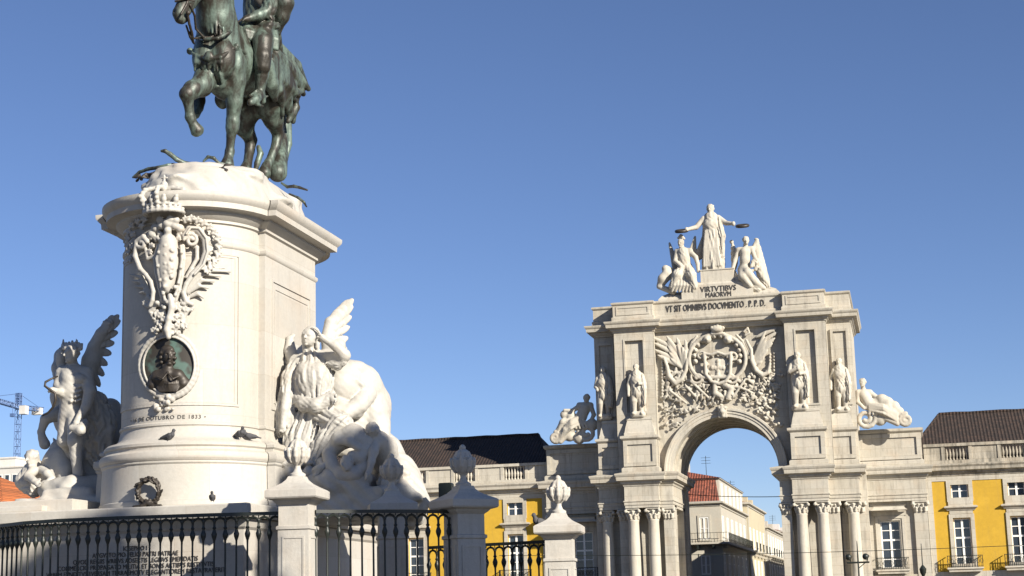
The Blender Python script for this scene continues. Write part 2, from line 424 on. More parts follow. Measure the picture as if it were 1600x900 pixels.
def hand(S, wrist, tip, palm_n, r):
    wrist = np.asarray(wrist, float); tip = np.asarray(tip, float); t = tip-wrist; L = np.linalg.norm(t); t = t/L
    nn = nrm(np.asarray(palm_n, float)); s_ = nrm(np.cross(t, nn))
    S.cap(wrist, wrist+t*L*.5, r*1.1, r*1.25, .02)
    for i, (o, l) in enumerate(((-1.1, .85), (-.4, 1.0), (.35, .95), (1.0, .78))):
        a = wrist+t*L*.45+s_*o*r*.8; m = a+t*L*l*.32+nn*r*.15; b = m+t*L*l*.22+nn*r*.7
        S.cap(a, m, r*.45, r*.42, .01); S.cap(m, b, r*.42, r*.33, .01)
    a = wrist+t*L*.15-s_*r; m = a-s_*r*.8+t*L*.2; S.cap(a, m, r*.5, r*.45, .01); S.cap(m, m+t*L*.18+nn*r*.4, r*.45, r*.36, .01)
def head(S, c, h, face, up=(0, 0, 1), hair=.0, k=.02):
    """face, nose, brow, mouth, chin, ears; h = height of the head"""
    c = np.asarray(c, float); f = nrm(face); u = nrm(np.asarray(up, float)-f*np.dot(up, f)); s_ = np.cross(f, u)
    Rm = [s_, f, u]
    S.ell(c+u*.08*h, (.37*h, .42*h, .42*h), Rm, k)
    S.ell(c+f*.1*h-u*.2*h, (.28*h, .3*h, .32*h), Rm, .1*h)
    for sg in (-1, 1):
        S.ell(c+f*.42*h+s_*sg*.15*h+u*.02*h, (.10*h, .09*h, .06*h), Rm, .05*h, op=1)
        S.ell(c+f*.34*h+s_*sg*.15*h+u*.02*h, (.06*h, .06*h, .05*h), Rm, .02*h)
        S.ell(c+s_*sg*.37*h-u*.02*h, (.04*h, .08*h, .1*h), Rm, .02*h)
        S.cap(c+f*.41*h+s_*sg*.06*h+u*.09*h, c+f*.36*h+s_*sg*.24*h+u*.09*h, .035*h, .03*h, .03*h)
    S.cap(c+f*.43*h+u*.06*h, c+f*.5*h-u*.1*h, .04*h, .07*h, .03*h)
    S.ell(c+f*.40*h-u*.24*h, (.12*h, .05*h, .025*h), Rm, .02*h)
    S.ell(c+f*.40*h-u*.3*h, (.1*h, .05*h, .03*h), Rm, .02*h)
    S.ell(c+f*.34*h-u*.44*h, (.1*h, .09*h, .07*h), Rm, .06*h)
    if hair:
        rn = random.Random(int(abs(c[0]*37+c[2]*91)*10))
        for i in range(26):
            th = rn.uniform(-2.6, 2.6)+math.pi; el = rn.uniform(-.5, 1.4)
            d = s_*math.sin(th)*math.cos(el)+f*math.cos(th)*math.cos(el)+u*math.sin(el)
            S.ell(c+u*.1*h+d*np.array([.36*h]*3), hair*h*rn.uniform(.7, 1.2), None, .03*h)
def text_mesh(txt, size, align='CENTER', extrude=.01, spacing=1.0):
    cu = bpy.data.curves.new('t', 'FONT'); cu.body = txt; cu.size = size; cu.align_x = align; cu.extrude = extrude; cu.resolution_u = 2; cu.space_character = spacing
    o = bpy.data.objects.new('t', cu); COL.objects.link(o)
    dg = bpy.context.evaluated_depsgraph_get(); me = bpy.data.meshes.new_from_object(o.evaluated_get(dg))
    v = [tuple(x.co) for x in me.vertices]; f = [tuple(p.vertices) for p in me.polygons]
    bpy.data.objects.remove(o); bpy.data.curves.remove(cu); bpy.data.meshes.remove(me)
    return v, f

# ================================================================== SETTING
mb = MB(); mb.box(-4000, 4000, -3000, 6000, -1.0, 0.0)
tag(mb.obj('ground', PAVE), kind='structure')

XM, YM, RA, WB, LB = -16.46, 36.95, 1.66, 1.82, 3.55      # monument: centre of the rounded front, its radius, half width and length of the body

# ------------------------------------------------------------------ monument podium
pod = thing('monument_podium', 'broad low stone podium with a dark carved inscription, behind the iron railing under the pedestal', 'podium', (-18, 37, 0))
mb = MB(); mb.rect(-30, -14.35, 35.0, 46, [(.25, 0), (.25, .5), (0, .6), (0, 3.6), (.06, 3.66), (.12, 3.84)]); mb.obj('podium_wall', PED, pod)
mb = MB(); mb.rect(-30, -14.1, 34.55, 46.2, [(.0, 3.86), (.03, 3.92), (.03, 4.13), (0, 4.16)]); mb.obj('podium_slab', PED, pod)
mb = MB(); mb.rect(-30, -18.62, 35.15, 45, [(0, 4.165), (0, 4.44), (-.02, 4.46)]); mb.rect(-30, -19.25, 34.9, 45.5, [(0, 4.163), (0, 4.30), (-.02, 4.32)])
mb.obj('podium_step', PED, pod)
lines = ['IOSEPHO I', 'AVGVSTO PIO FELICI PATRI PATRIAE', 'QVOD REGIIS IVRIBVS ADSERTIS LEGIBVS EMENDATIS', 'COMMERCIO PROPAGATO MILITIA ET BONIS ARTIBVS RESTITVTIS',
         'VRBEM FVNDITVS EVERSAM TERRAEMOTV ELEGANTIOREM RESTAVRAVERIT']
mb = MB()
for i, t in enumerate(lines):
    v, f = text_mesh(t, .15); mb.add([(x*.86-16.95, 34.985-z*.5, 3.22-.135*i+y) for x, y, z in v], [q for q in f])
mb.obj('inscription', LETTER, pod)

# ------------------------------------------------------------------ monument pedestal
def ped_plan(r=RA, wb=WB, n=28):
    pts = [(XM+r*math.cos(math.pi+math.pi*i/n), YM+r*math.sin(math.pi+math.pi*i/n)) for i in range(n+1)]
    pts += [(XM+wb, YM), (XM+wb, YM+LB)]
    pts += [(XM+r*math.cos(math.pi*i/n), YM+LB+r*math.sin(math.pi*i/n)) for i in range(n+1)]
    pts += [(XM-wb, YM+LB), (XM-wb, YM)]
    return pts
PP = ped_plan()
ped = thing('monument_pedestal', 'tall cream stone pedestal with rounded front, crowned cartouche and dark bronze medallion', 'pedestal', (XM, YM+1.8, 4.16))
mb = MB(); mb.ring(PP, [(.49, 4.165), (.49, 4.30), (.46, 4.32), (.43, 5.12), (.46, 5.16), (.46, 5.20)]); mb.obj('plinth', PED, ped, 30)
mb = MB(); mb.ring(PP, [(.46, 5.205), (.50, 5.25), (.51, 5.32), (.49, 5.40), (.42, 5.45), (.36, 5.47), (.36, 5.52), (.40, 5.56), (.40, 5.62), (.33, 5.68), (.17, 5.72), (.08, 5.80), (.04, 5.95), (.02, 6.0)])
mb.obj('base_moulding', PED, ped, 35)
mb = MB(); mb.ring(PP, [(.02, 6.0), (.02, 6.03), (.05, 6.05), (.05, 6.1), (0.01, 6.13), (0.01, 10.24), (.035, 10.26), (.055, 10.30), (.055, 10.36), (.0, 10.40), (0, 10.80)]); mb.obj('shaft', PED, ped, 30)
mb = MB(); mb.ring(PP, [(0.001, 10.80), (.06, 10.83), (.06, 10.89), (.12, 10.93), (.18, 10.98), (.22, 11.02), (.22, 11.07), (.27, 11.09), (.45, 11.11), (.46, 11.24), (.50, 11.28), (.55, 11.35), (.56, 11.40), (.56, 11.46), (.35, 11.52), (.1, 11.58)])
mb.obj('cornice', PED, ped, 35)
# borders of the sunk panels, proud of the shaft
mb = MB()
def arcstrip(t0, t1, z0, z1, h, R0=RA+.01, n=10):
    v = []; f = []
    for i in range(n+1):
        t = t0+(t1-t0)*i/n; c, s_ = math.cos(t), math.sin(t)
        for r, z in ((R0-.01, z0), (R0+h, z0), (R0+h, z1), (R0-.01, z1)): v.append((XM+r*c, YM+r*s_, z))
    for i in range(n):
        a, b = i*4, (i+1)*4
        for k in range(3): f.append((a+k, b+k, b+k+1, a+k+1))
        f.append((a+3, b+3, b, a))
    f += [(0, 1, 2, 3), (n*4+3, n*4+2, n*4+1, n*4)]
    mb.add(v, f)
TA, TB = rad(207), rad(333)
for (o, hh) in ((0, .022), (.055, .012)):
    arcstrip(TA+o, TA+o+.03, 6.50+o, 10.12-o, hh); arcstrip(TB-o-.03, TB-o, 6.50+o, 10.12-o, hh)
    arcstrip(TA+o+.03, TB-o-.03, 6.50+o, 6.55+o, hh, n=30); arcstrip(TA+o+.03, TB-o-.03, 10.07-o, 10.12-o, hh, n=30)
for X0, X1 in ((XM+WB+.005, XM+WB+.04), (XM-WB-.04, XM-WB-.005)):
    for o, d in ((0, 0), (.17, .012)):
        y0, y1, z0, z1, b = YM+.42+o, YM+LB-.42-o, 6.55+o, 9.75-o, .06
        a0, a1 = (X0, X1-d) if X0 > XM else (X0+d, X1)
        mb.box(a0, a1, y0, y1, z0, z0+b); mb.box(a0, a1, y0, y1, z1-b, z1); mb.box(a0, a1, y0, y0+b, z0+b, z1-b); mb.box(a0, a1, y1-b, y1, z0+b, z1-b)
mb.obj('panel_border', PED, ped)
S = Sdf(.04); S.rough = (.012, 7)
S.sup((XM+.08, YM+2.0, 11.35), (1.66, 3.42, 1.52), 2.5, .1)
rn = random.Random(5)
for i in range(16):
    a = rn.uniform(0, 2*math.pi); q = rn.uniform(.75, .98); ex, ey = 1.55*q*math.cos(a), 3.2*q*math.sin(a)
    S.ell((XM+.1+ex, YM+2.0+ey, 11.4+1.45*(1-q**2.5)**.4-.02), (rn.uniform(.2, .5), rn.uniform(.2, .5), rn.uniform(.05, .1)), None, .2)
S.ell((XM, YM+LB/2, 10.2), (3.4, 5.2, 1.36), None, .02, op=1)
S.obj('rock_mound', MARBLE, ped)
# date on the rounded front
v, f = text_mesh('\u2022 16 DE OUTUBRO DE 1833 \u2022', .15, extrude=.006, spacing=1.15)
R1 = RA+.014
mb = MB(); mb.add([(XM+(R1+z)*math.cos(rad(270)+(x*.92)/R1), YM+(R1+z)*math.sin(rad(270)+(x*.92)/R1), 6.19+y*.85) for x, y, z in v], f); mb.obj('date_lettering', LETTER, ped)

def CQ(px, py, h):
    """point h metres in front of the rounded pedestal face along the sight line px, py"""
    d = ray(px, py); o = CAM - np.array([XM, YM, 0]); R = RA+h
    a = d[0]**2+d[1]**2; b = 2*(o[0]*d[0]+o[1]*d[1]); c = o[0]**2+o[1]**2-R*R; q = b*b-4*a*c
    t = (-b-math.sqrt(max(q, 0)))/(2*a); return CAM + d*t
def CQL(zx, zy, h): return CQ(180+zx/4.5, 280+zy/4.5, h)
PXM = 1/67.0
rn = random.Random(11)
S = Sdf(.021)
# crown under the cornice
crx, cry = 256, 333
c0 = CQ(crx, cry, .30); ca, cb = .47, .34
for i in range(20):
    t0, t1 = math.pi*2*i/20, math.pi*2*(i+1)/20
    p0 = c0+np.array([ca*math.cos(t0), cb*math.sin(t0), 0]); p1 = c0+np.array([ca*math.cos(t1), cb*math.sin(t1), 0])
    S.cap(p0, p1, .045, None, .015); S.cap(p0+[0, 0, .15], p1+[0, 0, .15], .035, None, .015); S.cap(p0+[0, 0, .07], p1+[0, 0, .07], .03, None, .015)
    S.ell(p0+[0, 0, .075], .05, None, .01)
    if i % 2 == 0:
        d = (p0-c0); S.ell(c0+d*1.03+[0, 0, .25], (.07, .06, .09), None, .02); S.ell(c0+d*1.08+[0, 0, .33], .05, None, .01)
    if i % 3 == 0 and i < 18:
        d = (p0-c0); q = [c0+d*1.0+[0, 0, .18], c0+d*1.2+[0, 0, .38], c0+d*.95+[0, 0, .54], c0+d*.4+[0, 0, .60], c0+[0, 0, .55]]
        S.chain(q, [.05, .055, .05, .05, .06], .015)
        for a_, b_ in zip(q, q[1:]): S.ell((a_+b_)/2+d*.08, .055, None, .01); S.ell(a_+d*.08, .055, None, .01)
S.ell(c0+[0, 0, .68], .09, None, .02); S.cap(c0+[0, 0, .75], c0+[0, 0, .9], .03, None, .02); S.cap(c0+[-.07, 0, .85], c0+[.07, 0, .85], .025, None, .01)
# mask and garlands under the crown
for x, y, r, h in ((262, 349, 8, .26), (253, 352, 7, .22), (272, 352, 7, .22), (262, 360, 6, .25), (244, 356, 8, .16), (281, 357, 7, .16), (238, 366, 7, .15), (266, 342, 6, .3), (250, 343, 6, .28), (275, 344, 6, .26)):
    S.ell(CQ(x, y, h), r*PXM, None, .03)
# shield
for i in range(9):
    t = i/8; S.ell(CQ(263, 376+t*74, .12), (18*PXM*math.sin(math.pi*(.25+.6*t)), .2, .16), None, .1)
for i in range(8): S.ell(CQ(263+(i % 2*2-1)*5, 384+i*7, .3), (.05, .05, .05), None, .012)
right = [(462, 470), (470, 560), (455, 680), (435, 780), (410, 850), (380, 880)]
left = [(318, 470), (292, 560), (305, 660), (325, 760), (350, 850), (380, 880)]
for L_ in (right, left):
    S.chain([CQL(x, y, .24) for x, y in L_], .038, .015); S.chain([CQL(x+(14 if L_ is right else -14), y, .15) for x, y in L_], .05, .015)
    for a_, b_ in zip(L_, L_[1:]): S.ell(CQL((a_[0]+b_[0])/2, (a_[1]+b_[1])/2, .28), .045, None, .01)
for i in range(14):
    x, y = rn.uniform(345, 420), rn.uniform(480, 760); S.ell(CQL(x, y, .30), rn.uniform(.03, .06), None, .02)
# big scrolls on both sides
def spiral(cx, cy, r0, turns, a0, n=22, sg=1): return [(cx+r0*(1-.78*i/(n-1))*math.cos(a0+sg*turns*2*math.pi*i/(n-1)), cy+r0*(1-.78*i/(n-1))*math.sin(a0+sg*turns*2*math.pi*i/(n-1))) for i in range(n)]
S.chain([CQL(x, y, .2) for x, y in spiral(535, 430, 52, 1.4, rad(185), sg=1)], .042, .015)
S.chain([CQL(x, y, .17) for x, y in ((483, 400), (520, 350), (580, 355), (630, 420), (640, 510), (610, 600), (545, 670), (500, 740), (480, 800), (500, 860), (540, 880))], [.06,.075,.085,.085,.08,.07,.065,.06,.06,.06,.05], .02); S.chain([CQL(x, y, .27) for x, y in ((500, 385), (530, 340), (590, 345), (640, 415), (650, 510), (620, 600), (556, 670))], .03, .01)
S.chain([CQL(x, y, .12) for x, y in ((545, 470), (575, 480), (575, 560), (535, 630), (500, 690))], [.04,.05,.05,.05,.04], .02)
S.chain([CQL(x, y, .2) for x, y in spiral(185, 455, 45, 1.3, rad(-20), sg=-1)], .045, .015)
S.chain([CQL(x, y, .2) for x, y in ((225, 440), (200, 400), (150, 440), (140, 540), (175, 630), (215, 670), (250, 720), (268, 790), (262, 850), (245, 890))], [.05,.055,.055,.06,.06,.05,.05,.05,.05,.04], .02)
S.chain([CQL(x, y, .14) for x, y in ((215, 490), (230, 560), (280, 540), (310, 520))], .045, .02)
# leafy frill outside the scrolls
def acanthus(x, y, a, sz, h):
    for da, l in ((-48, .8), (-18, 1.05), (14, 1.0), (46, .75)):
        t = rad(a+da); leaf(S, CQL(x, y, h*.6), CQL(x+sz*l*math.cos(t), y+sz*l*math.sin(t), h+.05), .034, .045, (0.2, -1, 0), .008)
    S.ell(CQL(x, y, h*.8), .05, None, .015)
for x, y, a in ((492, 300, -75), (530, 292, -65), (572, 305, -55), (612, 322, -48), (650, 348, -38), (682, 382, -28), (704, 422, -12), (712, 468, 5), (706, 514, 22), (690, 556, 40), (664, 592, 55), (640, 625, 65)): acanthus(x, y, a, 46, .2)
for x, y, a in ((600, 380, -60), (640, 430, -30), (655, 490, 0), (645, 550, 30), (612, 610, 50)): acanthus(x, y, a, 34, .16)
for x, y, a in ((165, 310, -110), (130, 335, -140), (112, 372, -165), (102, 415, -180), (100, 460, 180), (104, 505, 165), (112, 555, 150), (190, 345, -100), (205, 300, -80), (140, 395, -150), (135, 470, 180)): acanthus(x, y, a, 40, .17)
for x, y, a in ((230, 520, -30), (250, 480, -60), (235, 430, -80), (290, 430, -90), (310, 400, -60), (330, 440, -120), (440, 430, -60), (455, 400, -100)): acanthus(x, y, a, 34, .14)
# palm fronds
def frond(b, m, e, r=.05): S.chain([CQL(*b, .04), CQL(*m, .09), CQL(*e, .10)], [r*.9, r, r*.45], .012)
for b, m, e in (((500, 760), (640, 640), (815, 650)), ((500, 775), (620, 665), (742, 685)), ((505, 790), (610, 710), (698, 720)), ((510, 800), (590, 750), (655, 765)), ((515, 830), (580, 805), (620, 835)), ((500, 745), (620, 625), (770, 625)),
                ((250, 790), (190, 690), (105, 672)), ((250, 800), (180, 720), (120, 715)), ((255, 810), (200, 755), (140, 755)), ((258, 830), (210, 790), (170, 800))): frond(b, m, e)
# foliage and ribbons between shield and medallion
for i in range(46):
    t = rn.random(); y = 820+t*260; hw = 165*(1-.4*t); x = 375+rn.uniform(-1, 1)*hw
    acanthus(x, y, rn.uniform(0, 360), rn.uniform(26, 46), .06+.22*(1-abs(x-375)/200)*rn.random())
for i in range(70):
    t = rn.random(); y = 820+t*265; x = 375+rn.uniform(-1, 1)*150*(1-.4*t); S.ell(CQL(x, y, .06+.24*rn.random()*(1-abs(x-375)/210)), rn.uniform(.025, .055), None, .01)
S.chain([CQL(x, y, .26) for x, y in ((385, 820), (400, 900), (380, 980), (365, 1060), (375, 1110))], [.06, .08, .07, .08, .06], .03)
for sg in (-1, 1): S.chain([CQL(375+sg*x, y, .12) for x, y in ((20, 900), (80, 880), (130, 930), (100, 990), (40, 1010))], .045, .02)
# medallion frame
mc, mrx, mry = (264, 571), 45, 50
fr = [(mc[0]+mrx*math.cos(2*math.pi*i/40), mc[1]+mry*math.sin(2*math.pi*i/40)) for i in range(41)]
S.chain([CQ(x, y, .05) for x, y in fr], .06, .02)
fr2 = [(mc[0]+(mrx-5)*math.cos(2*math.pi*i/40), mc[1]+(mry-5)*math.sin(2*math.pi*i/40)) for i in range(41)]
S.chain([CQ(x, y, .10) for x, y in fr2], .028, .01)
for i in range(26): S.ell(CQ(rn.uniform(240, 270), rn.uniform(619, 640), rn.uniform(.02, .1)), rn.uniform(.03, .07), None, .015)
S.obj('cartouche', MARBLE, ped)
md = MB(); n = 40
vv = [CQ(mc[0], mc[1], .07)]+[CQ(mc[0]+(mrx-3)*k/4*math.cos(2*math.pi*i/n), mc[1]+(mry-3)*k/4*math.sin(2*math.pi*i/n), .05) for k in (1, 2, 3, 4) for i in range(n)]
ff = [(0, 1+(i+1) % n, 1+i) for i in range(n)]+[(1+k*n+i, 1+k*n+(i+1) % n, 1+(k+1)*n+(i+1) % n, 1+(k+1)*n+i) for k in range(3) for i in range(n)]
md.add(vv, ff); medal = md.obj('medallion', MEDAL, ped, True)
S = Sdf(.014)
S.ell(CQ(262, 556, .05), (.19, .08, .23), None, .03); S.ell(CQ(261, 547, .07), (.16, .09, .12), None, .05)
S.ell(CQ(263.5, 556, .13), (.115, .09, .17), None, .02); S.cap(CQ(265, 554, .21), CQ(265, 559, .235), .018, .028, .02); S.ell(CQ(264.5, 564.5, .2), (.045, .03, .018), None, .015); S.ell(CQ(264.5, 568.5, .18), (.055, .05, .04), None, .02)
for d in (-3.6, 3.6): S.ell(CQ(264+d, 553.5, .215), (.03, .03, .02), None, .02, op=1)
for i in range(12): S.ell(CQ(262+11*math.cos(i*.52+2.6)*1.0, 559+15*math.sin(i*.52+2.6)*-1, .1), (.05, .05, .045), None, .015)
S.cap(CQ(263, 572, .1), CQ(262, 582, .1), .09, .12, .04)
S.chain([CQ(234, 600, .02), CQ(246, 588, .05), CQ(262, 584, .06), CQ(278, 587, .05), CQ(293, 599, .02)], [.1, .14, .15, .14, .09], .05)
S.cap(CQ(260, 597, -.08), CQ(258, 608, -.08), .31, .22, .06); S.cap(CQ(240, 602, .04), CQ(244, 609, .02), .13, .09, .04); S.cap(CQ(286, 600, .04), CQ(280, 609, .02), .13, .09, .04)
for i in range(16): S.chain([CQ(238+i*3.2, 588+4*math.sin(i*1.9), .17-.01*abs(i-8)), CQ(242+i*2.7, 599, .22-.016*abs(i-8)), CQ(249+i*1.8, 612, .17)], [.012, .024, .012], .012)
for sg in (-1, 1): S.chain([CQ(262, 582, .24), CQ(262+sg*8, 592, .3), CQ(262+sg*17, 588, .25)], .02, .02)
S.chain([CQ(226, 592, .04), CQ(229, 602, .05), CQ(240, 613, .05), CQ(262, 618, .05), CQ(284, 613, .04)], .03, .03)
S.obj('bust', DARKBRONZE, medal)

# ------------------------------------------------------------------ bronze wreath leaning on the plinth
S = Sdf(.016); rn = random.Random(3)
wc = PY(233, 768, 34.72)
for i in range(64):
    t = 2*math.pi*i/64; p = wc+np.array([.25*math.cos(t), -.04*math.sin(t), .25*math.sin(t)])
    tg = np.array([-math.sin(t), 0, math.cos(t)]); od = np.array([math.cos(t), -.5, math.sin(t)])*rn.uniform(-.5, 1.15); p = p+np.array([rn.uniform(-.02, .02), rn.uniform(-.04, .02), rn.uniform(-.02, .02)])
    leaf(S, p-tg*.04, p+tg*.11+od*.085, .036, .02, (0, -1, .2), .006); S.ell(p, .034, None, .01); leaf(S, p-tg*.02, p+tg*.09+np.array([0, -.09, 0])-od*.02, .032, .02, (0, -.3, 1), .006)
for sg in (-1, 1):
    S.chain([wc+np.array([0, -.06, -.26]), wc+np.array([sg*.14, -.08, -.33]), wc+np.array([sg*.33, -.08, -.335])], [.05, .045, .035], .02)
    S.chain([wc+np.array([sg*.05, -.06, -.2]), wc+np.array([-sg*.1, -.07, -.33])], .04, .02)
tag(S.obj('wreath', DARKBRONZE, base=wc-[0, 0, .36]), 'small dark bronze laurel wreath with ribbon standing against the pedestal foot', 'wreath')

# ------------------------------------------------------------------ railing piers and railings
def pier(name, label, x, y, zc, s, rot, group='stone railing piers with urns', white=False):
    t = thing(name, label, 'pier', (x, y, 0), group)
    c, sn = math.cos(rot), math.sin(rot)
    def sq(h): return [(x+c*a*h-sn*b*h, y+sn*a*h+c*b*h) for a, b in ((-1, -1), (1, -1), (1, 1), (-1, 1))]
    mb = MB(); h = .33*s
    mb.ring(sq(h), [(.1, 0), (.1, .5), (0, .55), (0, zc-.62*s), (.03, zc-.6*s), (.03, zc-.54*s), (-.012, zc-.52*s), (-.012, zc-.1*s), (.06*s, zc-.04*s), (.09*s, zc)])
    for k in range(4):      # raised panel border on each face
        u = (math.cos(rot+k*math.pi/2), math.sin(rot+k*math.pi/2)); w_ = (-u[1], u[0])
        def P(a, d, z): return (x+u[0]*(h+d)+w_[0]*a, y+u[1]*(h+d)+w_[1]*a, z)
        for a0, a1, z0, z1 in ((-.24*s, -.2*s, .7, zc-.75*s), (.2*s, .24*s, .7, zc-.75*s), (-.2*s, .2*s, zc-.79*s, zc-.75*s)):
            mb.add([P(a0, -.01, z0), P(a1, -.01, z0), P(a1, -.01, z1), P(a0, -.01, z1), P(a0, .016, z0), P(a1, .016, z0), P(a1, .016, z1), P(a0, .016, z1)], [(4,5,6,7),(0,1,5,4),(1,2,6,5),(2,3,7,6),(3,0,4,7)])
    mb.obj('shaft', PIER, t)
    mb = MB(); mb.ring(sq(h), [(.11*s, zc+.002), (.2*s, zc+.03*s), (.22*s, zc+.06*s), (.22*s, zc+.2*s), (.18*s, zc+.23*s), (.06*s, zc+.29*s), (-.06*s, zc+.36*s), (-.14*s, zc+.44*s), (-.17*s, zc+.51*s)]); cp = mb.obj('cap', PIER, t)
    z0 = zc+.51*s
    mb = MB(); mb.lathe((x, y), [(r*s, z0+.002+z*s) for r, z in ((.17, 0), (.17, .05), (.10, .09), (.065, .17), (.065, .22), (.10, .26), (.19, .33), (.235, .42), (.25, .5), (.255, .54), (.2, .56), (.21, .6), (.15, .67), (.085, .73), (.055, .77), (.07, .80), (.065, .84), (.03, .88), (.005, .89))], 20)
    mb.obj('urn', PIER, t, 40)
    S = Sdf(.02)
    for k in range(9):
        a = 2*math.pi*k/9; d = np.array([math.cos(a), math.sin(a), 0])
        S.chain([np.array([x, y, z0+.3*s])+d*.17*s, np.array([x, y, z0+.42*s])+d*.225*s, np.array([x, y, z0+.53*s])+d*.235*s, np.array([x, y, z0+.58*s])+d*.255*s], [.03*s, .05*s, .055*s, .03*s], .02)
        S.chain([np.array([x, y, z0+.6*s])+d*.17*s, np.array([x, y, z0+.7*s])+d*.11*s, np.array([x, y, z0+.78*s])+d*.05*s], [.05*s, .05*s, .02*s], .015)
    S.obj('urn_leaves', PIER, t)
    return t
pier('railing_pier', 'sunlit square stone pier with urn, nearest the pedestal corner, between two runs of railing', -12.42, 33.24, 4.05, 1.0, rad(4))
pier('railing_pier', 'shaded stone pier with urn set cornerwise, at the right end of the middle railing', -9.42, 35.54, 3.86, 1.03, rad(43))
pier('railing_pier', 'shaded grey pier whose urn rises behind the middle railing, before the right sculpture group', -11.44, 36.75, 3.93, .98, rad(22))
pier('railing_pier', 'low sunlit pier with small urn, rightmost and nearest the triumphal arch', -7.72, 37.62, 3.33, .98, rad(6))

def railing(label, pts, ztop, sp=.245, zbot=1.2):
    pts = [np.array(p, float) for p in pts]
    seg = [np.linalg.norm(b-a) for a, b in zip(pts, pts[1:])]; tot = sum(seg)
    def at(d):
        for a, b, l in zip(pts, pts[1:], seg):
            if d <= l: return a+(b-a)*d/l
            d -= l
        return pts[-1]
    c = at(tot/2); t = thing('iron_railing', label, 'railing', (c[0], c[1], 0), 'iron railings around the monument')
    n = int(round(tot/sp)); sp = tot/n
    zr = ztop-.07
    mb = MB(); ps = [at(i*tot/24) for i in range(25)]
    def strip(w_, z0, z1):
        for a, b in zip(ps, ps[1:]):
            d = (b-a)/np.linalg.norm(b-a); nn = np.array([d[1], -d[0]])*w_; e = d*.0
            q = [a-nn-e, b-nn+e, b+nn+e, a+nn-e]
            mb.add([(p[0], p[1], z0) for p in q]+[(p[0], p[1], z1) for p in q], [(3,2,1,0),(4,5,6,7),(0,1,5,4),(1,2,6,5),(2,3,7,6),(3,0,4,7)])
    strip(.05, zr, ztop); mb.obj('rail', IRON, t)
    mb = MB(); strip(.04, zbot+.05, zbot+.1); mb.obj('bottom_rail', IRON, t)
    mb = MB()
    for i in range(n):
        a, b = at(i*sp), at((i+1)*sp)
        arc = [np.append(a+(b-a)*(.5-.5*math.cos(math.pi*k/10)), zr-.035-sp*.5+sp*.5*math.sin(math.pi*k/10)) for k in range(11)]
        mb.tube(arc, .026, 6)
        m = (a+b)/2; mb.tube([np.append(m, zr-.035), np.append(m, zr+.02)], .02, 6)
        mb.tube([np.append(a, zr-.05), np.append(a, zr+.01)], .012, 6)
    mb.obj('arcade', IRON, t, 50)
    z1 = zr-.035-sp*.5; prof = [(.021, zbot), (.021, zbot+.3), (.042, zbot+.34), (.026, zbot+.4), (.021, z1-.45), (.024, z1-.36), (.056, z1-.27), (.064, z1-.22), (.046, z1-.17), (.028, z1-.12), (.046, z1-.09), (.028, z1-.06), (.026, z1+.02), (.04, z1+.04), (.028, z1+.08)]
    first = None
    for i in range(n+1):
        p = at(i*sp)
        if first is None:
            mb = MB(); mb.lathe((c[0], c[1]), prof, 8); first = mb.obj('baluster', IRON, t, 50); o = first
        else: o = first.copy(); COL.objects.link(o); o.parent = t
        o.location = (p[0]-c[0], p[1]-c[1], 0)
    return t
railing('long iron railing with round arched loops at the left, in front of the inscription', [(-12.78, 33.2), (-14.2, 32.85), (-16.2, 32.62), (-17.6, 32.66), (-18.6, 33.0), (-19.6, 33.7), (-20.4, 34.6)], 3.84, .232)
railing('middle iron railing with round arched loops running between two urn piers', [(-12.1, 33.45), (-10.8, 34.35), (-9.7, 35.3)], 3.86, .25)
railing('short iron railing with round arched loops beside the low rightmost pier', [(-8.05, 37.75), (-9.0, 38.1), (-10.2, 38.5), (-11.2, 38.9)], 3.24, .24, .8)

# ================================================================== TRIUMPHAL ARCH
XC = -12.92
arch = thing('triumphal_arch', 'monumental pale stone triumphal arch with columns, carved arms and inscribed attic', 'arch', (XC, 129, 0))
def AX(pts): return [(XC+a, b) for a, b in pts]
def mir(pts): return [(-a, b) for a, b in reversed(pts)]
def two(fn):
    for sg in (1, -1): fn(sg)
ZI, RI = 11.7, 4.0
# ---- walls
mb = MB()
for sg in (1, -1):
    def bx(a0, a1, y0, y1, z0, z1, sg=sg):
        x0, x1 = sorted((XC+sg*a0, XC+sg*a1)); mb.box(x0, x1, y0, y1, z0, z1)
    bx(4.02, 8.2, 126.3, 127.2, 0, ZI); bx(4.7, 8.2, 127.202, 131.198, 0, ZI); bx(4.02, 8.2, 131.2, 134.5, 0, ZI); bx(8.202, 10.25, 127.2, 134.2, 0, ZI)
    bx(4.0, 4.75, 125.15, 126.298, 0, 9.03)                      # pilaster by the opening
    bx(7.35, 8.198, 125.6, 126.298, 0, 9.03); bx(5.35, 6.95, 126.1, 126.298, 0, 1.5)
    bx(8.3, 10.0, 127.0, 127.198, 0, 9.03); mb.obj('pier_wall', ARCH, arch); mb = MB()
mb = MB(); n = 40; top = 22.5; hw = 4.95
fr_ = []
for i in range(n+1):
    t = math.pi*i/n; a, z = RI*math.cos(t), ZI+RI*math.sin(t)
    c, s_ = math.cos(t), math.sin(t)
    k = min(hw/abs(c) if abs(c) > 1e-6 else 1e9, (top-ZI)/s_ if s_ > 1e-6 else 1e9)
    fr_.append((a, z, c*k, ZI+s_*k))
ac = math.atan2(top-ZI, hw)
v = []; f = []
for yy in (126.0, 134.5):
    for a, z, b, z2 in fr_: v += [(XC+a, yy, z), (XC+b, yy, z2)]
m = 2*(n+1)
for i in range(n):
    q = 2*i
    f += [(q, q+1, q+3, q+2), (m+q, m+q+2, m+q+3, m+q+1), (q, q+2, m+q+2, m+q), (q+1, m+q+1, m+q+3, q+3)]
mb.add(v, f)
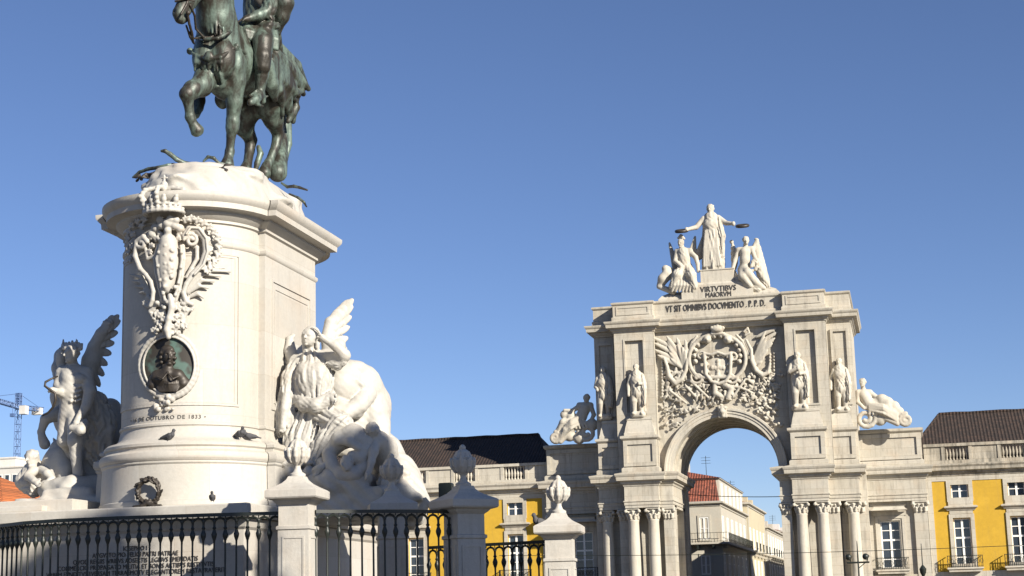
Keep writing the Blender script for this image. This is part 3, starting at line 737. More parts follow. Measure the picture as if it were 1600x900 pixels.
for sg in (1, -1): mb.add([(XC+sg*hw, 126, top), (XC+sg*fr_[[i for i in range(n+1) if fr_[i][3] >= top-1e-6][0]][2], 126, top), (XC+sg*hw, 126, fr_[[i for i in range(n+1) if fr_[i][3] >= top-1e-6][0]-1][3])], [(0, 1, 2)])
mb.obj('vault_wall', ARCH, arch, 30)
mb = MB()
for sg in (1, -1):
    def bx(a0, a1, y0, y1, z0, z1, sg=sg):
        x0, x1 = sorted((XC+sg*a0, XC+sg*a1)); mb.box(x0, x1, y0, y1, z0, z1)
    bx(4.952, 8.05, 125.44, 134.4, ZI, 22.45); bx(8.052, 9.85, 126.6, 134.2, ZI, 22.44)
    x0, x1 = sorted((XC+sg*5.8, XC+sg*7.2)); e0, e1 = sorted((XC+sg*4.952, XC+sg*8.05)); mb.wall(e0, e1, ZI, 22.45, 125.2, .236, [(x0, x1, 16.3, 21.85)])
    for q in (e0, e1): mb.box(min(q, q+(.02 if q == e0 else -.02)), max(q, q+(.02 if q == e0 else -.02)), 125.2, 125.438, ZI, 22.45)
    mb.frame(x0-.14, x1+.14, 16.16, 21.99, 125.2, .14, .05)
    x0, x1 = sorted((XC+sg*8.5, XC+sg*9.45)); mb.frame(x0-.2, x1+.2, 16.2, 22.0, 126.6, .2, .16)
    mb.obj('pylon', ARCH, arch); mb = MB()
# ---- passage lining: pilaster bands and coffers in the vault
mb = MB()
for yy in (132.2,):
    for sg in (1, -1):
        x0, x1 = sorted((XC+sg*3.82, XC+sg*4.03)); mb = MB(); mb.box(x0, x1, yy, yy+1.1, 0, 11.0); mb.obj('passage_pilaster', ARCH, arch)
for yy in (127.0, 128.9, 130.8, 132.7):
    mb = MB()
    for i in range(n):
        t0, t1 = math.pi*i/n, math.pi*(i+1)/n; vv = []
        for t in (t0, t1):
            for r in (RI+.05, RI-.14):
                for y in (yy, yy+.45): vv.append((XC+r*math.cos(t), y, ZI+r*math.sin(t)))
        mb.add(vv, [(0, 4, 6, 2), (2, 6, 7, 3), (3, 7, 5, 1)])
    mb.obj('vault_rib', ARCH, arch)
# ---- archivolt and keystone
mb = MB(); v = []; f = []
prof = [(RI-.012, 126.05), (RI-.012, 125.62), (RI+.22, 125.62), (RI+.24, 125.56), (RI+.42, 125.56), (RI+.45, 125.48), (RI+.60, 125.48), (RI+.64, 125.58), (RI+.64, 126.05)]
for i in range(n+1):
    t = math.pi*i/n
    v += [(XC+r*math.cos(t), y, ZI+r*math.sin(t)) for r, y in prof]
k = len(prof)
for i in range(n):
    for j in range(k-1): f.append((i*k+j, i*k+j+1, (i+1)*k+j+1, (i+1)*k+j))
mb.add(v, f); mb.obj('archivolt', ARCHP, arch, 40)
S = Sdf(.045); S.box((XC-.34, 125.3, ZI+RI-.12), (XC+.34, 126.1, ZI+RI+.78), .06); S.chain([(XC, 125.28, ZI+RI+.05), (XC, 125.2, ZI+RI+.35), (XC, 125.28, ZI+RI+.65)], [.1, .2, .16], .05)
for q in (-.2, .2): S.ell((XC+q, 125.25, ZI+RI+.62), .13, None, .03)
S.obj('keystone', ARCHP, arch)
# ---- main entablature
EP = [(4.0, 124.95), (4.95, 124.95), (4.95, 124.4), (7.55, 124.4), (7.55, 125.75), (9.75, 125.75), (9.75, 129.0), (14.55, 129.0), (14.55, 134.1), (4.0, 134.1)]
ENT = [(-.02, 9.04), (-.02, 9.24), (.03, 9.25), (.03, 9.46), (.09, 9.50), (.09, 9.57), (0, 9.6), (0, 10.62), (.05, 10.66), (.1, 10.78), (.22, 10.86), (.24, 10.98), (.5, 11.08), (.52, 11.34), (.56, 11.38), (.62, 11.52), (.62, 11.6), (.05, 11.72)]
for sg in (1, -1):
    mb = MB(); mb.ring(AX(EP if sg > 0 else mir(EP)), ENT); mb.obj('entablature', ARCH, arch)
# ---- pedestal course above it, with sunk panels
PL = [(4.98, 124.6), (7.55, 124.6), (7.55, 125.95), (9.72, 125.95), (9.72, 129.0), (14.45, 129.0), (14.45, 133.9), (4.98, 133.9)]
for sg in (1, -1):
    mb = MB(); mb.ring(AX(PL if sg > 0 else mir(PL)), [(.14, 11.70), (.14, 12.02), (.06, 12.08), (0, 12.14), (0, 14.12), (.05, 14.16), (.14, 14.24), (.18, 14.3), (.18, 14.46), (.0, 14.5)])
    for a0, a1, y in ((5.15, 7.38, 124.6), (7.75, 9.55, 125.95), (9.95, 14.25, 129.0)):
        x0, x1 = sorted((XC+sg*a0, XC+sg*a1)); mb.frame(x0-.13, x1+.13, 12.16, 14.1, y, .3, .12)
    mb.obj('attic_base', ARCH, arch)
    for a0, a1, y in ((5.1, 7.45, 124.7), (7.7, 9.6, 126.0)):      # flared statue bases
        mb = MB()
        x0, x1 = sorted((XC+sg*a0, XC+sg*a1)); y1 = y+.58 if y < 125 else y+.68
        cx = (x0+x1)/2; hw_ = (x1-x0)/2
        mb.ring([(x0, y), (x1, y), (x1, y1), (x0, y1)], [(0, 14.5), (0, 14.7), (-.04, 14.75), (-.1, 15.1), (-.2, 15.5), (-.24, 15.66), (-.2, 15.7), (-.2, 15.86), (-.24, 15.9)]); mb.obj('statue_base', ARCHP, arch)
# ---- columns, each with base, shaft and capital
def capital(S, x, y, z, r, back=False):
    S.cap((x, y, z+.08), (x, y, z+.66), r*.92, r*1.1, .03)
    S.box((x-r*1.35, y-r*1.35, z+.70), (x+r*1.35, y+r*1.35, z+.83), .03)
    for i in range(8):
        a = 2*math.pi*(i+.5)/8; d = np.array([math.cos(a), math.sin(a), 0]); c = np.array([x, y, z])
        S.chain([c+d*r*1.0+[0, 0, .06], c+d*r*1.12+[0, 0, .28], c+d*r*1.4+[0, 0, .36]], [.1, .11, .07], .02)
        a += math.pi/8; d = np.array([math.cos(a), math.sin(a), 0])
        S.chain([c+d*r*1.0+[0, 0, .3], c+d*r*1.15+[0, 0, .52], c+d*r*1.45+[0, 0, .6]], [.09, .1, .07], .02)
    for sx in (-1, 1):
        for sy in (-1, 1):
            c = np.array([x+sx*r*1.32, y+sy*r*1.32, z+.6]); S.ell(c, (.13, .13, .13), None, .03)
def column(x, y):
    r = .44; mb = MB()
    mb.box(x-.62, x+.62, y-.62, y+.62, 0, 1.4); mb.lathe((x, y), [(.6, 1.401), (.62, 1.47), (.58, 1.55), (.5, 1.6), (.5, 1.66), (.55, 1.72), (.5, 1.8), (r, 1.84)], 24)
    mb.obj('column_base', ARCHP, arch, 40)
    mb = MB(); mb.lathe((x, y), [(r, 1.842), (r, 4.2), (r*.97, 6.2), (r*.9, 8.0), (r*.96, 8.08), (r*.96, 8.14), (r*.88, 8.19)], 28); c = mb.obj('column', ARCHP, arch, 40)
    S = Sdf(.045); capital(S, x, y, 8.2, r*.88); S.obj('capital', ARCHP, c)
for sg in (1, -1):
    for a, y in ((5.5, 125.0), (7.02, 125.0), (9.2, 126.35)): column(XC+sg*a, y)
    # pilaster capitals
    for a0, a1, y, yb in ((4.0, 4.75, 125.15, 126.2), (7.35, 8.198, 125.6, 126.2), (8.3, 10.0, 127.0, 127.18), (13.55, 14.53, 129.2, 129.42)):
        x0, x1 = sorted((XC+sg*a0, XC+sg*a1)); S = Sdf(.045)
        S.box((x0-.03, y-.05, 8.2), (x1+.03, yb, 8.9), .03); S.box((x0-.14, y-.16, 8.9), (x1+.14, yb, 9.03), .03)
        nn = max(3, int((x1-x0)/.3))
        for i in range(nn):
            x = x0+(i+.5)*(x1-x0)/nn; S.chain([(x, y-.05, 8.26), (x, y-.1, 8.46), (x, y-.2, 8.52)], [.1, .11, .07], .02)
            x = x0+i*(x1-x0)/nn; S.chain([(x, y-.05, 8.5), (x, y-.1, 8.68), (x, y-.22, 8.76)], [.09, .1, .07], .02)
        for x in (x0-.05, x1+.05): S.ell((x, y-.14, 8.78), .14, None, .03)
        S.obj('pilaster_capital', ARCHP, arch)
# ---- wings with a balcony window each
def window(parent, x0, x1, z0, z1, y, nrow, ncol=2, name='window', bar=.06, transom=None):
    """joinery set in a real opening: white frame and bars, glass a sub-part"""
    mb = MB(); d = .06
    mb.box(x0, x0+.09, y, y+d, z0, z1); mb.box(x1-.09, x1, y, y+d, z0, z1); mb.box(x0+.09, x1-.09, y, y+d, z0, z0+.12); mb.box(x0+.09, x1-.09, y, y+d, z1-.09, z1)
    xm = (x0+x1)/2; mb.box(xm-.075, xm+.075, y-.01, y+d-.01, z0+.12, z1-.09)
    for i in range(1, nrow):
        z = z0+(z1-z0)*i/nrow; b = bar/2*(2.2 if transom == i else 1)
        mb.box(x0+.09, xm-.075, y+.005, y+d-.01, z-b, z+b); mb.box(xm+.075, x1-.09, y+.005, y+d-.01, z-b, z+b)
    o = mb.obj(name, PAINT, parent)
    g = MB(); g.box(x0, x1, y+d+.004, y+d+.03, z0, z1); g.obj('pane', GLASS, o)
    return o
def balcony(parent, x0, x1, y0, y1, z, h=.85, slab=True):
    mb = MB()
    if slab: mb.rect(x0-.05, x1+.05, y0-.05, y1, [(-.12, z-.32), (-.1, z-.2), (0, z-.12), (0, z)]); o = mb.obj('balcony', ARCHP, parent)
    g = MB(); b = .025
    for zz in (z+.06, z+h): g.box(x0, x1, y0-b, y0+b, zz-.025, zz+.025); g.box(x0-b, x0+b, y0+b, y1, zz-.025, zz+.025); g.box(x1-b, x1+b, y0+b, y1, zz-.025, zz+.025)
    nb = int((x1-x0)/.13)
    for i in range(nb+1):
        x = x0+(x1-x0)*i/nb; g.box(x-.013, x+.013, y0-.013, y0+.013, z+.085, z+h-.025)
        if i < nb and i % 2 == 0:
            m = x+(x1-x0)/nb/2; g.tube([(m+.11*math.cos(q*math.pi/4), y0, z+.45+.14*math.sin(q*math.pi/4)) for q in range(9)], .014, 5)
    for i in range(1, int((y1-y0)/.13)):
        for x in (x0, x1): g.box(x-.013, x+.013, y0+i*.13-.013, y0+i*.13+.013, z+.085, z+h-.025)
    g.obj('balcony_railing', IRON, o if slab else parent)
for sg in (1, -1):
    xa, xb = sorted((XC+sg*10.25, XC+sg*14.55)); wx0, wx1 = sorted((XC+sg*11.02, XC+sg*12.46))
    mb = MB(); mb.wall(xa, xb, 0, 9.04, 129.45, .45, [(wx0, wx1, 4.05, 7.62)])
    mb.box(xa, xb, 130.4, 134, 0, 9.03); x0, x1 = sorted((XC+sg*13.55, XC+sg*14.53)); mb.box(x0, x1, 129.2, 129.448, 0, 8.2); mb.box(x0-.08, x1+.08, 129.1, 129.447, 0, 1.2)
    mb.box(xa, xb, 129.25, 129.447, 3.3, 3.62)
    e0 = XC+sg*14.55; mb.box(min(e0, e0-sg*.03), max(e0, e0-sg*.03), 129.45, 134, 0, 9.02)
    mb.obj('wing_wall', ARCH, arch)
    mb = MB(); mb.frame(wx0-.36, wx1+.36, 3.95, 7.98, 129.45, .2, .14); mb.frame(wx0-.17, wx1+.17, 4.0, 7.79, 129.45, .15, .07)
    mb.box(wx0-.5, wx1+.5, 129.33, 129.448, 8.0, 8.35); mb.rect(wx0-.62, wx1+.62, 129.2, 128.19, [(0, 8.36), (.05, 8.42), (.16, 8.5), (.22, 8.58), (.22, 8.7), (.12, 8.74)])
    mb.obj('window_surround', ARCHP, arch)
    window(arch, wx0, wx1, 4.05, 7.62, 129.7, 5, transom=3)
    balcony(arch, wx0-.45, wx1+.45, 128.5, 129.35, 4.0)
# ---- attic with its cornice and the inscription
AP = [(-9.85, 126.6), (-8.05, 126.6), (-8.05, 125.2), (-4.95, 125.2), (-4.95, 125.7), (4.95, 125.7), (4.95, 125.2), (8.05, 125.2), (8.05, 126.6), (9.85, 126.6), (9.85, 134.2), (-9.85, 134.2)]
mb = MB(); mb.ring(AX(AP), [(.004, 22.46), (.06, 22.5), (.08, 22.58), (.2, 22.66), (.24, 22.78), (.5, 22.86), (.52, 23.08), (.6, 23.18), (.64, 23.28), (.64, 23.34), (.2, 23.4)]); mb.obj('attic_cornice', ARCH, arch)
mb = MB(); mb.ring(AX(AP), [(.1, 23.38), (.1, 23.7), (.0, 23.76), (0, 24.62), (.05, 24.66), (.12, 24.74), (.12, 24.86), (0, 24.9)])
for sg in (1, -1):
    x0, x1 = sorted((XC+sg*5.2, XC+sg*7.8)); mb.frame(x0, x1, 23.86, 24.55, 125.2, .14, .05)
mb.obj('attic', ARCH, arch)
mb = MB(); mb.ring(AX([(-4.6, 126.2), (4.7, 126.2), (4.7, 130), (-4.6, 130)]), [(0, 24.9), (0, 25.1), (-.25, 25.4), (-.9, 25.75)])
mb.ring(AX([(-2.75, 126.0), (2.75, 126.0), (2.75, 130), (-2.75, 130)]), [(0, 24.904), (0, 26.0), (-.12, 26.15), (-.5, 26.3)])
mb.rect(XC-1.25, XC+1.3, 126.3, 129, [(0, 26.0), (0, 27.1), (.06, 27.14), (.06, 27.22)])
mb.obj('figure_base', ARCHP, arch)
mb = MB()
def put(t, size, cx, y0, z, ww):
    v, f = text_mesh(t, size, extrude=.03); xs = [p[0] for p in v]; k = ww/(max(xs)-min(xs)); c = (max(xs)+min(xs))/2
    mb.add([(cx+(x-c)*k, y0-zz, z+y) for x, y, zz in v], f)
put('VIRTVTIBVS', .60, XC+.1, 125.98, 25.42, 2.75); put('MAIORVM', .58, XC+.1, 125.98, 24.96, 1.95); put('VT SIT OMNIBVS DOCVMENTO . P. P. D.', .72, XC-.15, 125.665, 23.98, 7.6)
mb.obj('inscription', LETTER, arch)
# ---- carved arms above the opening
def RL(zx, zy, h): return PY(1000+zx/5.296, 490+zy/5.296, 126.0-h)
S = Sdf(.055); rn = random.Random(21)
def ch(pts, h, r, k=.03): S.chain([RL(x, y, h) for x, y in pts], r, k)
oval = [(640+235*math.cos(2*math.pi*i/30), 375+205*math.sin(2*math.pi*i/30)) for i in range(31)]
ch([p for p in oval if not (p[1] > 530 and abs(p[0]-640) < 140)], .3, .15)
for i in range(22):
    t = 2*math.pi*i/22; x, y = 640+190*math.cos(t), 350+165*math.sin(t)
    if y < 420: S.ell(RL(x, y, .2), .2, None, .03); S.ell(RL(x, y, .38), .08, None, .02)
S.ell(RL(640, 130, .45), (.5, .3, .28), None, .05)
for dx in (-45, -22, 0, 22, 45): S.ell(RL(640+dx, 105-abs(dx)*-.3, .5), .15, None, .02)
S.ell(RL(640, 82, .5), .14, None, .02); S.cap(RL(595, 165, .4), RL(690, 165, .4), .13, None, .03)
for dx in (-85, 85): S.ell(RL(640+dx, 215, .32), .33, None, .03); S.ell(RL(640+dx, 215, .6), .12, None, .02)
shape = [(530, 330), (540, 420), (545, 500), (590, 560), (650, 580), (710, 560), (745, 500), (750, 420), (750, 330)]
ch(shape, .42, .13); ch([(530, 330), (590, 340), (640, 320), (700, 340), (750, 330)], .42, .12)
for i in range(5):
    for j in range(5):
        if (i == 2) == (j == 2) and not (i == 2 and j == 2): continue
        S.ell(RL(598+i*23, 395+j*27, .3), (.15, .1, .17), None, .02)
for x, y in ((560, 360), (600, 352), (645, 345), (690, 352), (725, 360), (556, 420), (730, 420), (560, 480), (726, 480), (590, 525), (700, 525), (645, 550)):
    S.box(RL(x, y, .34)-[.11, .08, .1], RL(x, y, .34)+[.11, .08, .1], .03, .02); S.ell(RL(x, y-14, .34), (.06, .06, .09), None, .02)
S.ell(RL(645, 440, .1), (1.0, .2, 1.0), None, .05)
for sg, cx in ((-1, 470), (1, 760)): ch(spiral(cx+sg*-5, 530, 55, 1.2, rad(200 if sg < 0 else -20), sg=sg), .35, .09)
ch(spiral(770, 360, 45, 1.1, rad(180)), .35, .09); ch(spiral(505, 350, 40, 1.1, rad(0), sg=-1), .3, .09)
# wings of feathers either side
for i, (a, m, b) in enumerate((((105, 195), (220, 215), (300, 300)), ((115, 240), (230, 265), (310, 350)), ((115, 295), (240, 320), (330, 400)), ((140, 340), (250, 370), (350, 450)), ((215, 180), (310, 250), (360, 380)), ((300, 190), (350, 270), (375, 400)), ((375, 210), (375, 300), (385, 420)))):
    leaf(S, RL(*b, .2), RL(*a, .3+.02*i), .17, .09, (0, -1, 0), .015); leaf(S, RL(370, 470, .15), RL(*m, .33+.02*i), .15, .1, (0, -1, 0), .015); leaf(S, RL((a[0]+m[0])/2, (a[1]+m[1])/2+14, .15), RL(a[0]+14, a[1]+22, .26), .12, .07, (0, -1, 0), .015)
ch([(200, 370), (225, 440), (240, 520), (290, 575), (345, 545), (380, 470), (390, 380)], .35, [.1, .14, .17, .2, .17, .14, .1])
ch(spiral(300, 520, 50, 1.1, rad(90)), .3, .1)
for a, m, b in (((1140, 150), (1050, 190), (960, 260)), ((1130, 120), (1040, 140), (950, 200)), ((1120, 200), (1040, 240), (960, 310)), ((1100, 240), (1030, 290), (960, 360)), ((1060, 300), (1020, 350), (960, 410)), ((1030, 330), (1010, 400), (970, 460))):
    leaf(S, RL(*b, .2), RL(*a, .32), .17, .09, (0, -1, 0), .015); leaf(S, RL(925, 420, .15), RL(*m, .34), .15, .1, (0, -1, 0), .015); leaf(S, RL((a[0]+m[0])/2, (a[1]+m[1])/2+14, .15), RL(a[0]-14, a[1]+24, .26), .12, .07, (0, -1, 0), .015)
ch([(880, 220), (920, 300), (925, 390), (960, 470), (1010, 510), (1060, 490), (1075, 420)], .35, [.1, .13, .15, .18, .18, .14, .1])
ch([(870, 180), (905, 160), (890, 120), (860, 150)], .3, .09); ch([(800, 180), (850, 230), (900, 340)], .26, .11); ch([(470, 190), (430, 240), (400, 330)], .26, .11)
# beaded strips
for i in range(13):
    S.ell(RL(185, 370+i*27, .15), (.12, .12, .13), None, .02); S.ell(RL(222, 400+i*24, .2), (.1, .12, .12), None, .02)
    S.ell(RL(1075, 340+i*26, .15), (.12, .12, .13), None, .02); S.ell(RL(1110, 330+i*28, .12), (.1, .1, .12), None, .02)
# trophies: a thicket of leaves, arms and flags down both spandrels
def inpanel(zx, zy):
    p = RL(zx, zy, 0); dx, dz = p[0]-XC, p[2]-ZI
    return abs(dx) < 4.7 and math.hypot(dx, max(dz, 0)) > RI+.85 and p[2] < 22.2
cnt = 0
while cnt < 400:
    x, y = rn.uniform(130, 1180), rn.uniform(470, 960)
    if not inpanel(x, y): continue
    if 430 < y < 560 and 330 < x < 930 and abs(x-640) < 230: continue
    cnt += 1; h = rn.uniform(.08, .3); r = rn.uniform(.07, .16)
    if cnt % 6 == 0: S.ell(RL(x, y, h), (r*.8, r*.8, r*.9), None, .02)
    else:
        a = rn.uniform(-.9, .9) + (math.pi*.25 if x < 640 else math.pi*.75); l = rn.uniform(25, 65)
        q = (x+l*math.cos(a), y+l*math.sin(a)*-1)
        if inpanel(*q): leaf(S, RL(x, y, h*.7), RL(*q, h+.14), r*.95, .06, (rn.uniform(-.5, .5), -1, rn.uniform(-.5, .5)), .012)
for x0, y0, x1, y1 in ((420, 560, 560, 690), (380, 600, 470, 700), (860, 560, 770, 690), (830, 610, 700, 600), (900, 640, 790, 600), (250, 640, 380, 740)): S.cap(RL(x0, y0, .35), RL(x1, y1, .3), .1, None, .02)
ch([(620, 590), (620, 660), (660, 680)], .3, .2); ch([(700, 590), (760, 620), (730, 690)], .25, .22)
S.obj('carved_arms', ARCHP, arch)

# ================================================================== FLANKING YELLOW BUILDINGS
def ministry(label, x0, x1, axes, weathered, sgn):
    YF = 129.6; mat_ = WEATH if weathered else ARCH
    t = thing('yellow_building', label, 'building', ((x0+x1)/2, 136, 0), 'yellow buildings flanking the arch')
    holes = []
    for c in axes: holes += [(c-.62, c+.62, 8.98, 10.36), (c-.62, c+.62, 4.05, 7.62), (c-.8, c+.8, .2, 3.0)]
    mb = MB(); mb.wall(x0, x1, 0, 10.75, YF, .4, holes); mb.box(x0, x1, YF+1.0, 148, 0, 10.75); mb.box(x0, x0+.02, YF, YF+1, 0, 10.74); mb.box(x1-.02, x1, YF, YF+1, 0, 10.74); mb.obj('wall', YELLOW, t)
    e = x0 if sgn > 0 else x1
    mb = MB(); a, b = sorted((e, e+sgn*.42)); mb.box(a, b, YF-.1, YF-.002, 0, 10.42); mb.obj('quoin', ARCH, t)
    mb = MB(); mb.box(x0, x1, YF-.12, YF-.001, 3.2, 3.72); mb.box(x0, x1, YF-.05, YF-.001, 10.42, 10.75); mb.obj('stone_band', ARCH, t)
    mb = MB(); mb.ring([(x0, YF), (x1, YF), (x1, 148), (x0, 148)], [(.002, 10.74), (.06, 10.8), (.08, 10.92), (.2, 11.0), (.24, 11.12), (.5, 11.2), (.52, 11.4), (.62, 11.55), (.62, 11.62), (.1, 11.72)]); mb.obj('cornice', mat_, t)
    # balustrade: blank dies between short runs of balusters above each window
    bal = MB(); bal.box(x0, x1, YF+.05, YF+.5, 11.72, 11.98); bal.box(x0, x1, YF+.0, YF+.55, 13.02, 13.24)
    cur = x0; runs = []
    for c in sorted(axes): runs.append((c-.85, c+.85))
    for a, b in runs:
        if a > cur: bal.box(cur, a, YF+.12, YF+.45, 11.98, 13.02)
        cur = b
    if cur < x1: bal.box(cur, x1, YF+.12, YF+.45, 11.98, 13.02)
    for a, b in runs:
        for q in (a-.28, b+.02): bal.box(q, q+.26, YF+.06, YF+.118, 11.98, 13.02)
    par = bal.obj('balustrade', mat_, t)
    first = None
    for a, b in runs:
        for i in range(7):
            x = a+(b-a)*(i+.5)/7
            if first is None:
                m_ = MB(); m_.lathe(((x0+x1)/2, YF+.28), [(.09, 11.981), (.09, 12.08), (.05, 12.14), (.1, 12.36), (.11, 12.46), (.06, 12.7), (.05, 12.84), (.09, 12.9), (.09, 13.019)], 10); first = m_.obj('baluster', mat_, par, 40); o = first
            else: o = first.copy(); COL.objects.link(o); o.parent = par
            o.location.x = x-(x0+x1)/2
    for c in axes:
        s = MB(); s.frame(c-.95, c+.95, 8.86, 10.42, YF, .3, .09); s.box(c-.9, c+.9, YF-.11, YF-.002, 8.56, 8.858)
        s.rect(c-1.02, c+1.02, YF-.12, YF-.003, [(0, 8.22), (.04, 8.3), (.16, 8.38), (.2, 8.42), (.2, 8.5), (.06, 8.56)])
        s.box(c-.85, c+.85, YF-.06, YF-.002, 7.96, 8.22); s.frame(c-.92, c+.92, 4.0, 7.94, YF, .28, .1); s.obj('window_surround', ARCH, t)
        window(t, c-.62, c+.62, 8.98, 10.36, YF+.22, 2); window(t, c-.62, c+.62, 4.05, 7.62, YF+.24, 5, transom=3); window(t, c-.8, c+.8, .2, 3.0, YF+.25, 3)
        balcony(t, c-1.25, c+1.25, YF-.75, YF-.1, 4.0)
    # hipped tiled roof
    z0, zr, yr = 12.2, 16.35, YF+8.5
    mb = MB(); a, b = (x0-1.5, x1-.1) if sgn > 0 else (x0+.1, x1+.6)
    inset = 3.0
    mb.add([(a, YF+.6, z0), (b, YF+.6, z0), (b, YF+16, z0), (a, YF+16, z0), (a+inset*(sgn > 0), yr, zr), (b-inset*(sgn < 0), yr, zr)], [(0, 1, 5, 4), (1, 2, 5), (2, 3, 4, 5), (3, 0, 4), (0, 3, 2, 1)]); rf = mb.obj('roof', ROOFD, t)
    mb = MB(); e0, e1 = a+inset*(sgn > 0), b-inset*(sgn < 0); mb.tube([(e0+(e1-e0)*i/30, yr, zr+.03+.025*math.sin(i*2.1)) for i in range(31)], .13, 6)
    mb.tube([(a if sgn > 0 else b, YF+.6, z0), (e0 if sgn > 0 else e1, yr, zr)], .11, 6); mb.obj('ridge_tiles', ROOFD, rf)
    return t
ministry('yellow building right of the arch, with stained grey parapet and dark tiled roof', 1.64, 40, [4.05+4.1*i for i in range(9)], True, 1)
ministry('yellow building left of the arch, with clean pale balustrade and dark roof', -57.5, -27.5, [-30.15-4.1*i for i in range(7)], False, -1)

# ================================================================== STREET BEHIND THE ARCH
def sidewin(mbf, mbg, x, y0, y1, z0, z1):
    mbf.box(x, x+.08, y0-.18, y1+.18, z0-.15, z0); mbf.box(x, x+.06, y0-.18, y0, z0, z1); mbf.box(x, x+.06, y1, y1+.18, z0, z1); mbf.box(x, x+.06, y0-.18, y1+.18, z1, z1+.18)
    mbf.box(x-.02, x+.03, (y0+y1)/2-.05, (y0+y1)/2+.05, z0, z1); mbf.box(x-.02, x+.03, y0, y1, (z0+z1)*.5+.2, (z0+z1)*.5+.3)
    mbg.box(x-.06, x+.012, y0, y1, z0, z1)
def rowhouse(name, label, y0, y1, zc, mat, roofmat, xf=-17.2, attic=None, ns=5, depth=14, flip=False):
    t = thing(name, label, 'building', (xf-depth/2, (y0+y1)/2, 0), 'houses along the street behind the arch')
    mb = MB(); mb.box(xf-depth, xf, y0, y1, 0, zc); mb.obj('wall', mat, t)
    mb = MB(); mb.rect(xf-depth, xf, y0, y1, [(.002, zc-.35), (.08, zc-.3), (.12, zc-.15), (.35, zc-.05), (.38, zc+.1), (.2, zc+.16)]); mb.obj('cornice', CREAM, t)
    zt = zc+.16
    if attic:
        mb = MB(); mb.box(xf-depth+.4, xf-.25, y0+2.6, y1-.2, zt-.1, zt+attic); mb.obj('attic_wall', mat, t)
        mb = MB(); mb.add([(xf-depth+.3, y0+.25, zt), (xf-.2, y0+.25, zt), (xf-.55, y0+2.59, zt+attic-.1), (xf-depth+.9, y0+2.59, zt+attic-.1)], [(0, 1, 2, 3)])
        mb.add([(xf-.2, y0+.25, zt), (xf-.24, y0+2.59, zt), (xf-.55, y0+2.59, zt+attic-.1)], [(0, 1, 2)]); mb.obj('mansard_roof', roofmat, t)
        zt += attic
        a, b = y0+2.3, y1
        mb = MB(); mb.rect(xf-depth+.4, xf-.25, y0+2.6, y1-.2, [(.03, zt-.06), (.15, zt), (.15, zt+.08)]); mb.obj('attic_cornice', CREAM, t); zt += .09
    else: a, b = y0, y1
    mb = MB(); rz = 1.6
    mb.add([(xf-depth, a, zt), (xf-.05, a, zt), (xf-.05, b, zt), (xf-depth, b, zt), (xf-depth/2, a+2.5, zt+rz), (xf-depth/2, b-1, zt+rz)], [(0, 1, 4), (1, 2, 5, 4), (2, 3, 5), (3, 0, 4, 5), (3, 2, 1, 0)]); mb.obj('roof', roofmat, t)
    L = y1-y0; fl = [1.0, 4.4, 7.9][:3]
    for i in range(ns):
        c = y0+L*(i+.5)/ns
        for z in fl:
            if z+2.1 > zc-.4: continue
            f_, g_ = MB(), MB(); sidewin(f_, g_, xf, c-.5, c+.5, z, z+2.1); wn = f_.obj('window', PAINT, t); g_.obj('pane', GLASS, wn)
    if attic:
        for i in range(ns):
            c = y0+3+(L-3)*(i+.5)/ns; f_, g_ = MB(), MB(); sidewin(f_, g_, xf-.25, c-.4, c+.4, zc+.5, zc+attic-.35); wn = f_.obj('window', PAINT, t); g_.obj('pane', GLASS, wn)
    for yy in (y0+.02, y1-.52):      # corner strips and a string course
        g = MB(); g.box(xf+.002, xf+.1, yy, yy+.5, 0, zc-.36); g.obj('corner_strip', CREAM, t)
    g = MB(); g.box(xf+.002, xf+.14, y0+.54, y1-.54, 3.55, 3.85); g.obj('string_course', CREAM, t)
    spans = [(y0+.2, y1-.2)] if attic else [(y0+L*(i+.5)/ns-.95, y0+L*(i+.5)/ns+.95) for i in range(ns)]
    for a_, b_ in spans:
        g = MB(); g.box(xf+.102, xf+.75, a_, b_, 7.4, 7.62)
        for q in (a_+.15, b_-.3): g.box(xf+.102, xf+.5, q, q+.15, 7.05, 7.4)
        bo = g.obj('balcony', CREAM, t)
        g = MB(); xx = xf+.72
        for zz in (7.7, 8.5): g.box(xx-.02, xx+.02, a_, b_, zz-.02, zz+.02)
        for i in range(int((b_-a_)/.3)): g.box(xx-.012, xx+.012, a_+i*.3, a_+i*.3+.024, 7.62, 8.5)
        g.obj('balcony_railing', IRON, bo)
    if not attic:
        for i in range(3):
            c = a+(b-a)*(.2+.3*i); g = MB(); g.box(xf-1.9, xf-.9, c-.6, c+.6, zt, zt+1.25); g.obj('dormer', mat, t)
    g = MB(); c = a+(b-a)*.6; g.tube([(xf-3, c, zt), (xf-3, c, zt+3.4)], .03, 5)
    for q in (2.6, 2.9, 3.2): g.box(xf-3.5, xf-2.5, c-.02, c+.02, zt+q, zt+q+.03)
    g.obj('aerial', IRON, t)
    g = MB()
    for c in (0.3, .7): g.box(xf-depth*c-.5, xf-depth*c+.5, y0+L*c, y0+L*c+.7, zt+.3, zt+rz+.9)
    g.obj('chimney', CREAM, t)
    return t
corner = rowhouse('corner_house', 'cream corner house with red mansard roof and iron balcony, seen through the arch', 160, 186, 11.35, CREAM, ROOFR, attic=2.3, ns=6)
